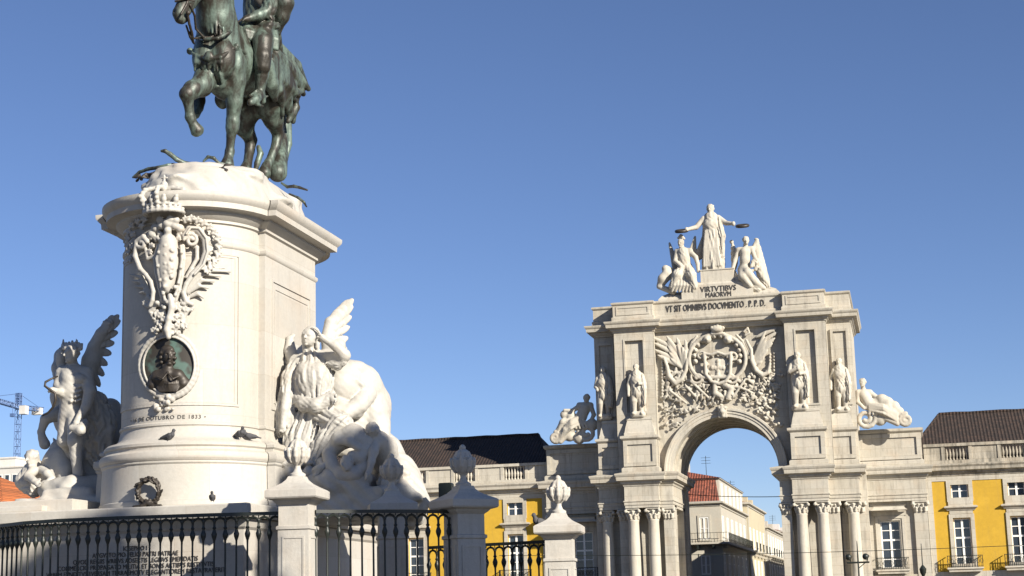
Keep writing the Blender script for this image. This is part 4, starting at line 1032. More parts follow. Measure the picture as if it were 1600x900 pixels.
# its south front
for cx in (-18.75, -21.3, -23.8):
    for z0, z1 in ((4.6, 6.4), (7.9, 10.0)):
        s = MB(); s.frame(cx-.62, cx+.62, z0-.15, z1+.2, 160, .17, .08); s.obj('window_surround', CREAM, corner)
        o = window(corner, cx-.44, cx+.44, z0, z1, 159.94, 2, bar=.05)
mb = MB(); mb.rect(-31, -16.45, 159.3, 159.99, [(-.1, 7.38), (0, 7.45), (0, 7.62)]); bo = mb.obj('balcony', CREAM, corner)
g = MB()
for zz in (7.7, 8.5): g.box(-31, -16.47, 159.3, 159.34, zz-.02, zz+.02)
for i in range(48): g.box(-31+i*.3, -30.976+i*.3, 159.31, 159.334, 7.62, 8.5)
for i in range(9): g.box(-18.0-i*1.5, -17.8-i*1.5, 159.4, 159.99, 7.0, 7.38)
g.obj('balcony_railing', IRON, bo)
rowhouse('street_house', 'pale yellow house with flat parapet, second in the street behind the arch', 186.3, 208, 12.7, PALEY, ROOFR, ns=5, xf=-17.0)
rowhouse('street_house', 'cream house with balconies, third in the street behind the arch', 208.3, 236, 11.0, CREAM, ROOFR, ns=7, xf=-16.8)
rowhouse('street_house', 'white house with low roof, fourth in the street behind the arch', 236.3, 275, 11.6, WHITEW, ROOFR, ns=9, xf=-16.9)
rowhouse('street_house', 'farthest house of the row behind the arch, beside the right jamb', 275.3, 340, 11.2, PALEY, ROOFD, ns=12, xf=-16.6)
for i, (a, b, zc) in enumerate(((150, 182, 12.2), (199, 238, 11.4), (256, 300, 12))):
    rowhouse('street_house', ['plain cream house facing the corner house across the street', 'cream house across the street, next but one to the arch', 'house across the street, third from the arch'][i], a, b, zc, CREAM, ROOFR, xf=6.5, ns=6, depth=15)
mb = MB(); v = []; f = []
for i in range(41):
    x = -600+30*i; h = 16+6*math.sin(i*.5)+3*math.sin(i*1.3)
    v += [(x, 900, -1), (x, 900, h*.6), (x, 960, h), (x, 1100, -1)]
for i in range(40):
    for k in range(3): f.append((4*i+k, 4*i+4+k, 4*i+5+k, 4*i+1+k))
mb.add(v, f); tag(mb.obj('hill', plain('distant hill', (.16, .19, .24), .9, 0, .3, .05)), kind='structure')

# ================================================================== FAR LEFT: white block, orange roof, crane
wb = thing('white_building', 'distant white apartment block with a row of small windows below the crane', 'building', (-90, 156, 0))
mb = MB(); mb.box(-104, -84.25, 150, 162, 0, 16.9); mb.box(-104, -86.6, 151.5, 161, 16.9, 18.0); mb.obj('wall', WHITEW, wb)
mb = MB(); mb.rect(-104, -84.25, 150, 162, [(.05, 16.9), (.1, 16.98), (.1, 17.1)]); mb.rect(-104, -86.6, 151.5, 161, [(.05, 18.0), (.1, 18.08), (.1, 18.2)]); mb.box(-86.2, -85.3, 153, 155, 17.1, 17.8); mb.obj('parapet', WHITEW, wb)
for i in range(16):
    for z0 in (15.1, 12.4):
        c = -84.95-i*.82; s_ = MB(); s_.frame(c-.28, c+.28, z0, z0+1.2, 150, .06, .05); wn = s_.obj('window', PAINT, wb); g = MB(); g.box(c-.22, c+.22, 149.98, 149.997, z0+.06, z0+1.14); g.obj('pane', GLASS, wn)
ob = thing('orange_roofed_house', 'low white house with a plain orange tiled roof at the left edge', 'house', (-73, 119, 0))
mb = MB(); mb.box(-84, -65.6, 113, 126, 0, 10.6); mb.obj('wall', WHITEW, ob)
mb = MB(); mb.add([(-84.4, 112.5, 10.55), (-65.2, 112.5, 10.55), (-65.2, 126.4, 10.55), (-84.4, 126.4, 10.55), (-84.4, 119, 13.1), (-69.3, 119, 13.1)], [(0, 1, 5, 4), (1, 2, 5), (2, 3, 4, 5), (3, 0, 4), (3, 2, 1, 0)]); mb.obj('roof', ROOFO, ob)
g = MB(); g.rect(-79, -78, 115, 116, [(0, 11), (0, 14.2), (.1, 14.25), (.1, 14.4)]); g.obj('chimney', WHITEW, ob)
# tower crane
base = PY(27, 700, 230); cx, cy = base[0], 230.
zt = PY(28, 640, 230)[2]; za = PY(28, 615, 230)[2]
crane = thing('tower_crane', 'blue lattice tower crane far behind the left sculpture group', 'crane', (cx, cy, 0))
def lattice(mb, p, q, w_, n, r=.07):
    p, q = np.array(p, float), np.array(q, float); t = nrm(q-p); u = nrm(np.cross(t, [0, 0, 1.] if abs(t[2]) < .8 else [1., 0, 0])); v = np.cross(t, u)
    cs = [(u*a+v*b)*w_ for a, b in ((-1, -1), (1, -1), (1, 1), (-1, 1))]
    for c in cs: mb.tube([p+c, q+c], r*1.3, 5)
    for i in range(n):
        a = p+(q-p)*i/n; b = p+(q-p)*(i+1)/n
        for k in range(4):
            c, d = cs[k], cs[(k+1) % 4]
            if i % 2: c, d = d, c
            mb.tube([a+c, b+d], r, 4); mb.tube([b+c, b+d], r, 4)
mb = MB(); lattice(mb, (cx, cy, 0), (cx, cy, zt), .36, 30, .035); mb.obj('mast', STEEL, crane)
jl = PY(0, 624, 225); jr = PY(66, 640, 236); je = jl+(jl-jr)*.9
mb = MB(); lattice(mb, (cx, cy, zt+.4), je, .3, 30, .045); lattice(mb, (cx, cy, zt+.4), jr, .3, 8, .045); mb.obj('jib', STEEL, crane)
mb = MB(); lattice(mb, (cx, cy, zt+.5), (cx, cy, za), .35, 5, .06); mb.tube([(cx, cy, za), je*.6+np.array([cx, cy, zt])*.4], .04, 4); mb.tube([(cx, cy, za), jr], .04, 4); mb.obj('apex_and_ties', STEEL, crane)
mb = MB(); mb.box(cx+.5, cx+1.5, cy-.7, cy+.4, zt-.8, zt+.5); mb.obj('cab', WHITEW, crane)
mb = MB(); p = jr*.85+np.array([cx, cy, zt])*.15; mb.box(p[0]-1.0, p[0]+.5, p[1]-.4, p[1]+.4, p[2]-.8, p[2]+.25); mb.obj('counterweight', WHITEW, crane)
h0 = PY(20, 640, 227); mb = MB(); mb.tube([h0+[0, 0, 1.2], h0-[0, 0, .6]], .05, 5); mb.box(h0[0]-.3, h0[0]+.3, h0[1]-.3, h0[1]+.3, h0[2]-1.1, h0[2]-.6); mb.obj('hook', STEEL, crane)

# ================================================================== WIRES, LAMPS, FLOODLIGHT, BIRDS
def wire(label, a, b, sag, r):
    pts = [np.array(a)+(np.array(b)-np.array(a))*i/24+np.array([0, 0, -sag*4*(i/24)*(1-i/24)]) for i in range(25)]
    mb = MB(); mb.tube(pts, r, 5); tag(mb.obj('overhead_wire', IRON, base=pts[0]), label, 'wire')
wire('thin dark wire crossing the sky inside the arch opening', (XC-3.95, 133.4, PY(1090, 772, 133.4)[2]), (XC+3.95, 133.4, PY(1222, 776, 133.4)[2]), .1, .03)
wire('long thin tram wire strung low across the front of the arch', PY(780, 868, 119), PY(1640, 850, 119), .25, .022)
lp = PY(1341, 880, 117); t = thing('street_lamp', 'dark lamp post with two round floodlights before the right columns', 'street lamp', (lp[0], lp[1], 0))
mb = MB(); mb.lathe((lp[0], lp[1]), [(.14, 0), (.12, .4), (.07, .5), (.055, lp[2]+.5), (.03, lp[2]+1.3), (.015, lp[2]+1.5)], 10); mb.obj('post', IRON, t, 40)
mb = MB(); mb.tube([lp+[-.75, 0, .05], lp+[.75, 0, .05]], .06, 8); mb.tube([lp+[0, 0, -.35], lp+[.5, 0, .05]], .03, 6); mb.tube([lp+[-.5, 0, .05], lp+[-.5, 0, .25]], .03, 6); mb.tube([lp+[.6, 0, .05], lp+[.6, 0, .25]], .03, 6); mb.obj('bracket', IRON, t)
for d in (-.52, .62):
    S = Sdf(.03); c = lp+np.array([d, 0, .45]); S.cap(c+[.05, .16, .02], c+[-.1, -.12, -.02], .1, .22, .03); S.cap(c+[0, 0, .0], c+[0, 0, -.25], .05, None, .02); lh = S.obj('floodlight', IRON, t)
    mb = MB(); c2 = c+np.array([-.13, -.24, -.03]); mb.add([c2]+[c2+.17*np.array([math.cos(q*math.pi/8)*.9, -.4*math.cos(q*math.pi/8), math.sin(q*math.pi/8)]) for q in range(16)], [(0, 1+(q+1) % 16, 1+q) for q in range(16)]); mb.obj('lamp_glass', WHITEW, lh)
lp = PY(1442, 890, 118); t = thing('street_lamp', 'thin lantern pole with a tall spike in front of the right end pilaster', 'street lamp', (lp[0], lp[1], 0))
mb = MB(); mb.lathe((lp[0], lp[1]), [(.14, 0), (.12, .4), (.06, .5), (.05, lp[2]-.5)], 10); mb.lathe((lp[0], lp[1]), [(.04, lp[2]+.3), (.025, lp[2]+1.75)], 8); mb.obj('post', IRON, t, 40)
mb = MB(); mb.lathe((lp[0], lp[1]), [(.06, lp[2]-.5), (.2, lp[2]-.2), (.24, lp[2]+.05), (.12, lp[2]+.22), (.04, lp[2]+.32)], 10); mb.obj('lantern', IRON, t, 40)
fp = PY(697, 768, 38.0); t = thing('floodlight', 'black box floodlight on a post behind the shaded cornerwise pier', 'floodlight', (fp[0], fp[1], 0))
mb = MB(); mb.rect(fp[0]-.15, fp[0]+.16, fp[1]-.12, fp[1]+.12, [(-.03, fp[2]-.2), (0, fp[2]-.16), (0, fp[2]+.17), (-.02, fp[2]+.2)]); mb.obj('lamp_box', IRON, t)
mb = MB(); mb.tube([(fp[0], fp[1], 0), (fp[0], fp[1], fp[2]-.2)], .04, 8); mb.obj('post', IRON, t)
def bird(label, p, face, s=1.0, white=False, group='pigeons on the monument'):
    p = np.array(p, float); f = nrm(face); u = np.array([0, 0, 1.]); sd = np.cross(f, u); T = lambda a, b, c: p+s*(f*a+sd*b+u*c)
    t = thing('pigeon' if not white else 'gull', label, 'bird', p, group)
    S = Sdf(.009*s)
    S.chain([T(-.1, 0, .09), T(.02, 0, .1), T(.09, 0, .13)], [.045*s, .065*s, .05*s], .03); S.cap(T(.09, 0, .14), T(.12, 0, .2), .035*s, .03*s, .02); S.ell(T(.125, 0, .215), .034*s, None, .01); S.cap(T(.15, 0, .212), T(.18, 0, .205), .01*s, .005*s, .01)
    S.cap(T(-.1, 0, .09), T(-.22, 0, .06), .035*s, .02*s, .02, flat=((0, 0, 1), 1.6))
    for q in (-1, 1): S.cap(T(.0, q*.03, .07), T(.01, q*.03, .0), .008*s, .008*s, .01)
    S.obj('body', BIRD, t)
    for q in (-1, 1):
        S = Sdf(.009*s); S.cap(T(.05, q*.055, .12), T(-.16, q*.035, .08), .05*s, .02*s, .01, flat=(sd, 2.5))
        if white: S.cap(T(-.02, q*.09, .17), T(-.22, q*.22, .3), .03*s, .02*s, .01)
        S.obj('wing', BIRDW if white else BIRD, t)
bird('lone pigeon walking on the moulding below the date', PY(263, 690, 34.98), (1, -.2, 0), 1.15)
bird('left one of two pigeons side by side on the moulding', PY(374, 686, 35.92), (.8, -.6, 0), 1.15)
bird('right one of two pigeons, darker, on the moulding at the pedestal corner', PY(391, 689, 36.2), (-.9, -.4, 0), 1.1)
bird('small pigeon standing on the podium slab right of the wreath', PY(332, 785, 34.75), (.3, -1, 0), 1.0)
bird('dark bird perched on the left slope of the lowest pier cap', PY(846, 827, 37.38), (-.75, -.65, 0), 1.5, False, 'birds on the railing')

# ================================================================== BRONZE EQUESTRIAN STATUE
eq = thing('equestrian_statue', 'dark green bronze horse and cloaked rider with one foreleg raised, on the tall pedestal', 'statue', (-16.3, 38.8, 13.0))
def ch3(S, pts, rs, k=.06, **kw): S.chain([PY(*p) for p in pts], rs, k, **kw)
S = Sdf(.034)
ch3(S, [(338, 92, 37.05), (360, 98, 37.7), (378, 104, 38.4), (392, 110, 39.1), (420, 118, 40.0)], [.60, .66, .70, .68, .64], .2)
S.ell(PY(424, 104, 40.05), (.62, .6, .5), None, .15); S.ell(PY(372, 62, 37.8), (.3, .6, .4), None, .25)
for x, y, q in ((322, 92, 36.62), (349, 92, 36.65)): S.ell(PY(x, y, q), (.34, .34, .5), None, .06)
S.cap(PY(333, 122, 36.75), PY(352, 135, 37.2), .3, .35, .12); ch3(S, [(336, 100, 36.42), (339, 118, 36.5), (344, 132, 36.75)], [.1, .13, .12], .04); ch3(S, [(322, 104, 36.4), (318, 120, 36.45)], [.12, .13], .05); S.ell(PY(346, 158, 38.2), (.14, .3, .2), None, .15); S.ell(PY(362, 98, 36.95), (.3, .36, .5), None, .06)
ch3(S, [(342, 66, 37.0), (338, 30, 36.7), (333, 0, 36.5), (326, -38, 36.3), (318, -58, 36.1)], [.58, .47, .43, .36, .28], .15)
ch3(S, [(362, 45, 37.3), (353, 0, 36.85), (343, -40, 36.6), (326, -68, 36.25)], [.2, .17, .16, .13], .12)
# head turned to its right
ch3(S, [(315, -60, 36.05), (303, -32, 35.8), (291, 0, 35.6), (281, 18, 35.48)], [.24, .235, .19, .155], .1)
ch3(S, [(316, -35, 36.0), (307, -10, 35.85), (291, 20, 35.6)], [.2, .17, .1], .1)
ch3(S, [(279, 22, 35.46), (281, 29, 35.48)], [.15, .13], .06); ch3(S, [(289, 29, 35.55), (285, 33, 35.52)], [.1, .08], .04)
S.ell(PY(272, 17, 35.34), (.05, .05, .045), None, .03, op=1); S.ell(PY(281, 15, 35.28), (.045, .05, .045), None, .03, op=1); S.cap(PY(277, 26.5, 35.3), PY(290, 25, 35.4), .022, None, .03, op=1)
S.ell(PY(296, -32, 35.62), .05, None, .02); S.ell(PY(310, -32, 35.62), .05, None, .02)
for x in (310, 324): S.cap(PY(x, -72, 36.1), PY(x-2, -90, 36.0), .09, .03, .03)
for i in range(16):        # mane
    t = i/15; a = (359-t*34, 40-t*112, 37.25-t*1.1); ch3(S, [a, (a[0]+11-6*t, a[1]+14, a[2]+.1), (a[0]+15-8*t, a[1]+34, a[2]+.12)], [.1, .09, .03], .03)
# raised foreleg, standing foreleg
ch3(S, [(326, 116, 36.7), (315, 134, 36.35), (301, 140, 36.05), (293, 147, 35.9)], [.34, .27, .225, .2], .06)
ch3(S, [(292, 148, 35.9), (294, 160, 35.98), (297, 180, 36.08)], [.185, .125, .11], .04); ch3(S, [(297, 183, 36.1), (299, 187, 36.12)], [.135, .125], .04)
ch3(S, [(299, 188, 36.12), (303, 197, 36.2)], [.1, .11], .03); ch3(S, [(303, 196, 36.2), (308, 204, 36.28)], [.13, .17], .02)
ch3(S, [(363, 100, 37.05), (367, 126, 37.15), (366, 160, 37.25), (364, 186, 37.35)], [.36, .28, .2, .165], .06)
ch3(S, [(364, 190, 37.35), (363, 200, 37.38), (361, 212, 37.45), (359, 236, 37.55)], [.18, .165, .115, .105], .04); ch3(S, [(359, 237, 37.55), (358, 242, 37.55)], [.13, .12], .03); ch3(S, [(357, 246, 37.52), (355, 258, 37.45)], [.12, .18], .03)
# hind legs
ch3(S, [(428, 132, 40.0), (420, 162, 39.65), (427, 186, 39.9), (434, 208, 40.25)], [.56, .42, .26, .165], .1)
ch3(S, [(432, 160, 40.4), (437, 190, 40.45), (438, 210, 40.45)], [.3, .16, .1], .08)
ch3(S, [(435, 210, 40.3), (431, 228, 40.2), (421, 252, 39.95)], [.17, .125, .11], .04); ch3(S, [(420, 254, 39.95), (417, 259, 39.85)], [.13, .12], .03); ch3(S, [(416, 260, 39.85), (413, 271, 39.72)], [.13, .18], .03)
ch3(S, [(398, 140, 40.0), (386, 172, 39.6), (381, 198, 39.75), (392, 218, 40.2)], [.5, .36, .25, .17], .1)
ch3(S, [(392, 220, 40.2), (390, 236, 40.15), (387, 254, 39.95)], [.165, .13, .12], .04); ch3(S, [(386, 257, 39.92), (383, 267, 39.8)], [.13, .18], .03)
S.ell(PY(372, 158, 39.0), (.16, .3, .2), None, .1)
S.cap(PY(312, 216, 36.45), PY(322, 213, 36.5), .17, .17, .02, op=1)
for pts in ([(335, 70, 36.3), (336, 95, 36.2), (338, 118, 36.4), (342, 130, 36.65)], [(352, 0, 36.5), (354, 30, 36.6), (358, 58, 36.75)], [(372, 84, 36.7), (370, 110, 36.75), (378, 132, 36.95)], [(318, 108, 36.35), (325, 128, 36.5)], [(404, 122, 38.9), (398, 150, 39.0), (402, 168, 39.1)], [(366, 112, 36.75), (372, 134, 36.9)]):
    for a_, b_ in zip(pts, pts[1:]): S.cap(PY(*a_), PY(*b_), .055, .055, .07, op=1)
for i in range(5): ch3(S, [(325+i*6, 30+i*3, 36.28+.02*abs(i-2)), (326+i*6, 50+i*2, 36.3+.03*abs(i-2))], .03, .06)
horse = S.obj('horse', BRONZE, eq)
S = Sdf(.03)
ch3(S, [(440, 120, 40.7), (448, 150, 41.1), (447, 185, 41.1), (442, 215, 40.9), (438, 245, 40.5), (434, 270, 40.1)], [.13, .15, .13, .14, .2, .25], .08)
for i in range(7): ch3(S, [(446+(i-3)*2, 175, 41.15), (444+(i-3)*2.4, 225, 41.0), (434+(i-3)*3.2, 262+(i % 3)*6, 40.55+.05*i)], [.07, .09, .05], .03)
S.obj('tail', BRONZE, horse)
S = Sdf(.026)   # breast strap, girth, reins, bridle
ch3(S, [(297, 78, 36.75), (304, 86, 36.35), (322, 92, 36.2), (345, 90, 36.25), (364, 76, 36.6), (378, 80, 37.1), (398, 96, 37.9)], .055, .02)
ch3(S, [(308, 58, 36.6), (320, 62, 36.2), (340, 60, 36.2), (356, 52, 36.45), (366, 44, 36.9)], .05, .02)
S.ell(PY(326, 88, 36.2), (.12, .08, .14), None, .03)
rn = random.Random(9)
for i in range(17):
    x = 306+i*2.6; ch3(S, [(x, 86+3*math.cos((x-326)*.08), 36.3), (x+rn.uniform(-2, 2), 95+rn.uniform(0, 6), 36.28), (x+rn.uniform(-3, 3), 102+rn.uniform(0, 10), 36.34)], [.04, .05, .025], .015)
S.ell(PY(297, 80, 36.55), .09, None, .03); S.ell(PY(370, 72, 36.75), .08, None, .03)
ch3(S, [(397, 100, 37.9), (393, 130, 38.2), (384, 150, 38.5)], .05, .02)
S.obj('harness', BRONZE, horse)
S = Sdf(.022)
ch3(S, [(283, 22, 35.28), (291, 8, 35.4), (299, -12, 35.55), (309, -50, 35.8)], .03, .01); ch3(S, [(274, 2, 35.3), (290, -2, 35.36), (303, 2, 35.6)], .03, .01)
S.ell(PY(294, 20, 35.42), .06, None, .01); ch3(S, [(293, 22, 35.42), (296, 38, 35.6), (300, 52, 35.85), (302, 66, 36.1)], .035, .01); ch3(S, [(291, 40, 35.65), (297, 58, 35.9), (303, 68, 36.2)], .028, .01)
ch3(S, [(297, 8, 35.5), (304, 24, 35.75), (306, 45, 36.0), (318, 58, 36.2)], .03, .01); ch3(S, [(304, 60, 36.15), (330, 58, 36.3), (356, 45, 36.7), (384, 26, 37.7)], .028, .01)
S.obj('reins', DARKBRONZE, horse)
S = Sdf(.034)   # rider
ch3(S, [(408, 42, 38.5), (408, 12, 38.5), (407, -22, 38.55), (408, -40, 38.6)], [.46, .42, .48, .4], .12, fold=(12, .02, 2)); ch3(S, [(384, 30, 38.1), (398, 36, 37.95), (420, 40, 37.95), (432, 40, 38.2)], .09, .03, fold=(6, .02, 2)); ch3(S, [(386, -30, 38.2), (402, 0, 38.05), (424, 30, 37.98)], .08, .03, fold=(6, .02, 3))
ch3(S, [(384, -44, 38.55), (432, -44, 38.85)], .17, .12); ch3(S, [(407, -50, 38.65), (406, -66, 38.6)], [.14, .13], .06)
ch3(S, [(418, 40, 38.6), (411, 60, 37.85)], [.32, .23], .08); ch3(S, [(411, 62, 37.75), (411, 84, 37.65), (409, 118, 37.75), (406, 143, 37.8)], [.215, .205, .17, .12], .05)
ch3(S, [(411, 66, 37.72), (411, 78, 37.7)], [.27, .245], .015); ch3(S, [(411, 88, 37.62), (410, 104, 37.64)], [.215, .2], .02, fold=(8, .012, 2)); S.cap(PY(409, 147, 37.85), PY(411, 158, 37.9), .09, .08, .03); ch3(S, [(406, 148, 37.75), (399, 156, 37.5), (391, 160, 37.3)], [.125, .12, .085], .03); ch3(S, [(413, 152, 37.9), (419, 150, 38.0)], .03, .01); ch3(S, [(390, 150, 37.45), (402, 163, 37.5), (410, 166, 37.7)], .04, .02); ch3(S, [(390, 150, 37.45), (402, 140, 37.6)], .03, .02)
ch3(S, [(396, 40, 38.6), (352, 60, 38.2), (328, 90, 38.15)], [.3, .25, .2], .08); ch3(S, [(326, 92, 38.15), (316, 130, 38.2), (312, 155, 38.2)], [.19, .16, .13], .05); ch3(S, [(311, 158, 38.2), (308, 168, 38.1), (306, 180, 37.8)], [.17, .16, .1], .04)
ch3(S, [(432, -44, 38.88), (426, -10, 38.35), (420, 16, 38.0)], [.2, .2, .18], .05, fold=(8, .03, 3)); ch3(S, [(420, 18, 38.0), (404, 24, 37.75), (390, 28, 37.6)], [.165, .14, .1], .05)
hand(S, PY(391, 28, 37.6), PY(378, 32, 37.45), (0, -.4, -1), .075)
ch3(S, [(384, -44, 38.55), (362, -22, 38.2), (350, -36, 37.9)], [.16, .14, .1], .05); hand(S, PY(350, -36, 37.9), PY(345, -47, 37.75), (0, -1, 0), .065)
for i in range(12): ch3(S, [(380+i*4.4, 34+i*.6, 37.75+.05*i), (384+i*4.4, 48+i*1.3, 37.6+.05*i), (387+i*4.2, 60+i*1.6, 37.62+.05*i)], [.07, .075, .05], .025)
head(S, PY(404, -84, 38.5), .52, (-.35, -.93, 0), hair=.09)
ch3(S, [(404, -94, 38.55), (405, -104, 38.6)], [.24, .2], .04)
for i in range(8): ch3(S, [(400+i*2.2, -106, 38.5), (404+i*4, -124+abs(i-3)*3, 38.6), (412+i*5, -112+i*3, 38.75)], [.08, .1, .05], .03)
rider = S.obj('rider', BRONZE, eq)
S = Sdf(.03)    # cloak flung over the crupper
ch3(S, [(398, -48, 38.95), (438, -40, 38.9)], .18, .1)
for i in range(10):
    t = i/9; x = 404+38*t
    ch3(S, [(x, -44, 38.95-.3*t), (x+4, -8, 38.9-.3*t), (x+2+t, 22, 38.9-.3*t), (x-5-5*t, 50, 38.9-.1*t), (412+24*t, 80, 39.2)], [.12, .13+.03*(i % 2), .13, .12, .11], .03)
ch3(S, [(441, -30, 38.5), (445, 5, 38.4), (440, 26, 38.45), (431, 48, 38.6)], [.2, .24, .2, .12], .05)
for a, b, c in (((424, 76, 39.1), (453, 106, 39.8), (482, 139, 40.5)), ((430, 84, 38.9), (456, 118, 39.8), (474, 147, 40.5)), ((428, 92, 38.8), (452, 132, 39.8), (464, 166, 40.4)), ((424, 98, 38.7), (444, 146, 39.6), (455, 188, 40.3)), ((420, 100, 38.5), (432, 140, 39.0), (446, 172, 40.0)), ((434, 74, 39.4), (460, 104, 40.2), (478, 132, 40.8)), ((418, 100, 38.3), (424, 132, 38.6), (430, 156, 39.0)), ((440, 110, 39.8), (457, 150, 40.4), (458, 190, 40.6))):
    ch3(S, [a, b, c], [.16, .2, .07], .04)
for i in range(6): ch3(S, [(424+i*5, 84+i*5, 38.42+i*.18), (435+i*5, 122+i*4.2, 38.9+i*.18), (442+i*6.4, 180-i*7.4, 39.75+i*.11)], [.06, .11, .05], .05)
ch3(S, [(462, 168, 40.3), (456, 178, 40.2), (450, 190, 40.1)], [.12, .13, .06], .03)
S.obj('cloak', BRONZE, rider)
S = Sdf(.024); ch3(S, [(352, 10, 37.8), (343, -70, 37.6)], [.05, .045], .02); S.ell(PY(342, -74, 37.6), .1, None, .02); S.obj('baton', BRONZE, rider)
def snake(pts, r, sub=True):
    S = Sdf(.022); n_ = len(pts); ch3(S, pts, [.72*r*(.5+.5*math.sin(math.pi*(i+.6)/n_)) for i in range(n_)], .02); return S.obj('snake', BRONZE, eq)
snake([(253, 236, 36.3), (258, 236, 36.3), (266, 241, 36.35), (276, 249, 36.4), (288, 255, 36.5), (304, 257, 36.7), (322, 260, 37.0)], .085)
snake([(318, 252, 36.9), (325, 245, 36.9), (334, 247, 36.9), (342, 255, 37.0), (352, 256, 37.1)], .06)
snake([(208, 277, 36.6), (218, 269, 36.6), (232, 264, 36.5), (246, 262, 36.4), (262, 258, 36.4), (272, 256, 36.5)], .065)
snake([(440, 286, 38.8), (449, 292, 38.8), (459, 291, 38.7), (468, 293, 38.7), (480, 297, 38.7)], .06)
snake([(452, 303, 39.0), (466, 309, 39.0), (475, 316, 39.0), (479, 323, 39.1)], .05)
snake([(404, 230, 40.1), (407, 240, 40.05), (402, 255, 39.95), (399, 268, 39.8)], .12)
S = Sdf(.02); rn = random.Random(4)
for i in range(26):
    x = rn.uniform(214, 268); y = 262+(268-x)*.27+rn.uniform(-2, 8); a = PY(x, y, 36.5); leaf(S, a, a+np.array([rn.uniform(-.2, .2), rn.uniform(-.1, .1), rn.uniform(-.08, .1)]), .05, .025, (0, -.4, 1), .02)
for i in range(16):
    x = rn.uniform(328, 352); y = 260+rn.uniform(-3, 10); a = PY(x, y, 36.4); leaf(S, a, a+np.array([rn.uniform(-.18, .18), rn.uniform(-.1, .1), rn.uniform(-.06, .06)]), .05, .025, (0, -.6, 1), .02)
S.obj('bronze_leaves', DARKBRONZE, eq)

# ================================================================== MARBLE GROUP, RIGHT
gr = thing('sculpture_group', 'sunlit marble group of a winged robed woman, a bulky kneeling animal and fallen figures', 'sculpture', tuple(PY(540, 790, 38.5)))
S = Sdf(.045); S.rough = (.03, 8)
S.box((-14.62, 37.05, 3.9), (-11.75, 40.6, 4.6), .05); S.box((-14.3, 37.3, 4.5), (-12.2, 40.2, 4.95), .15, .1)
ch3(S, [(602, 712, 39.2), (622, 748, 38.9), (646, 782, 38.6)], [.45, .5, .4], .2); ch3(S, [(595, 740, 38.6), (625, 775, 38.2)], [.4, .4], .2); ch3(S, [(590, 700, 39.3), (600, 760, 39.3), (636, 796, 39.0)], [.5, .6, .5], .2)
ch3(S, [(440, 752, 37.6), (455, 740, 37.4), (480, 755, 37.3), (520, 752, 37.2), (560, 748, 37.3)], [.2, .25, .3, .3, .3], .15)
rn = random.Random(31)
for i in range(34):
    t = rn.random(); x, y = 598+46*t+rn.uniform(-10, 8), 716+64*t+rn.uniform(-4, 16); S.ell(PY(x, y, 38.55-.3*t+rn.uniform(-.1, .1)), (rn.uniform(.1, .24), rn.uniform(.1, .2), rn.uniform(.08, .2)), None, .04)
S.obj('rock_base', MARBLE, gr)
S = Sdf(.026); S.rough = (.004, 23)   # winged woman
ch3(S, [(489, 570, 37.95), (491, 596, 37.82), (493, 618, 37.85)], [.34, .43, .40], .12, fold=(14, .04, 2))
for sg in (-1, 1): S.ell(PY(487+sg*11, 580, 37.6), (.2, .18, .2), None, .08)
ch3(S, [(468, 566, 37.95), (510, 558, 38.0)], [.19, .19], .1); ch3(S, [(488, 556, 38.0), (486, 540, 37.95)], [.15, .13], .08)
ch3(S, [(464, 622, 37.75), (476, 632, 37.5), (494, 634, 37.4), (512, 626, 37.5), (518, 618, 37.7)], [.16, .17, .17, .16, .12], .05, fold=(7, .02, 4))
ch3(S, [(489, 640, 37.95), (484, 660, 37.95)], [.33, .36], .08, fold=(12, .03, 1)); ch3(S, [(482, 664, 37.9), (475, 700, 37.8), (470, 738, 37.72)], [.38, .46, .52], .08, fold=(16, .055, 1.5))
ch3(S, [(500, 646, 37.85), (536, 664, 37.45)], [.32, .22], .08, fold=(10, .035, 2)); ch3(S, [(534, 664, 37.45), (514, 690, 37.5), (496, 722, 37.5)], [.24, .28, .26], .08, fold=(12, .05, 2))
for i in range(12): ch3(S, [(466+i*5.0, 652+i*1.2, 37.62-.015*i), (460+i*4.6+3*math.sin(i*2), 690, 37.38), (452+i*4+4*math.sin(i*3), 730-abs(i-6), 37.24)], [.014, .03, .03], .035)
for i in range(9):      # folds drawn in a V from the shoulders to the belt
    a = 466+i*5.4; ch3(S, [(a, 564+2*math.sin(i), 37.66), (a+(490-a)*.35, 590, 37.44), (a+(492-a)*.55+3*math.sin(i*2.3), 620, 37.42)], [.014, .024, .018], .03)
ch3(S, [(484, 566, 37.68), (488, 574, 37.56), (494, 565, 37.68)], .03, .02)
ch3(S, [(465, 566, 37.95), (452, 590, 37.75), (448, 612, 37.65)], [.18, .17, .15], .06, fold=(8, .03, 2)); ch3(S, [(448, 612, 37.65), (445, 640, 37.5), (443, 660, 37.45)], [.12, .10, .08], .04); hand(S, PY(443, 660, 37.45), PY(442, 676, 37.4), (0, -1, 0), .07)
ch3(S, [(450, 596, 37.8), (443, 640, 37.75), (438, 674, 37.7)], [.12, .18, .12], .06, fold=(8, .04, 2)); ch3(S, [(458, 604, 37.7), (452, 650, 37.6), (448, 690, 37.6)], [.08, .12, .08], .04, fold=(6, .03, 2))
ch3(S, [(511, 558, 38.0), (526, 562, 37.8), (538, 556, 37.65)], [.19, .17, .15], .06); ch3(S, [(538, 555, 37.65), (524, 540, 37.5), (507, 530, 37.4)], [.145, .12, .08], .04); hand(S, PY(507, 530, 37.4), PY(499, 524, 37.32), (-.3, -1, 0), .065)
ch3(S, [(516, 568, 37.75), (528, 571, 37.7), (537, 566, 37.65)], [.08, .1, .07], .04, fold=(6, .025, 2))
hand(S, PY(518, 618, 37.45), PY(525, 632, 37.35), (-.5, -1, 0), .07)
head(S, PY(485, 527, 37.85), .46, (-.3, -.93, .05), k=.02)
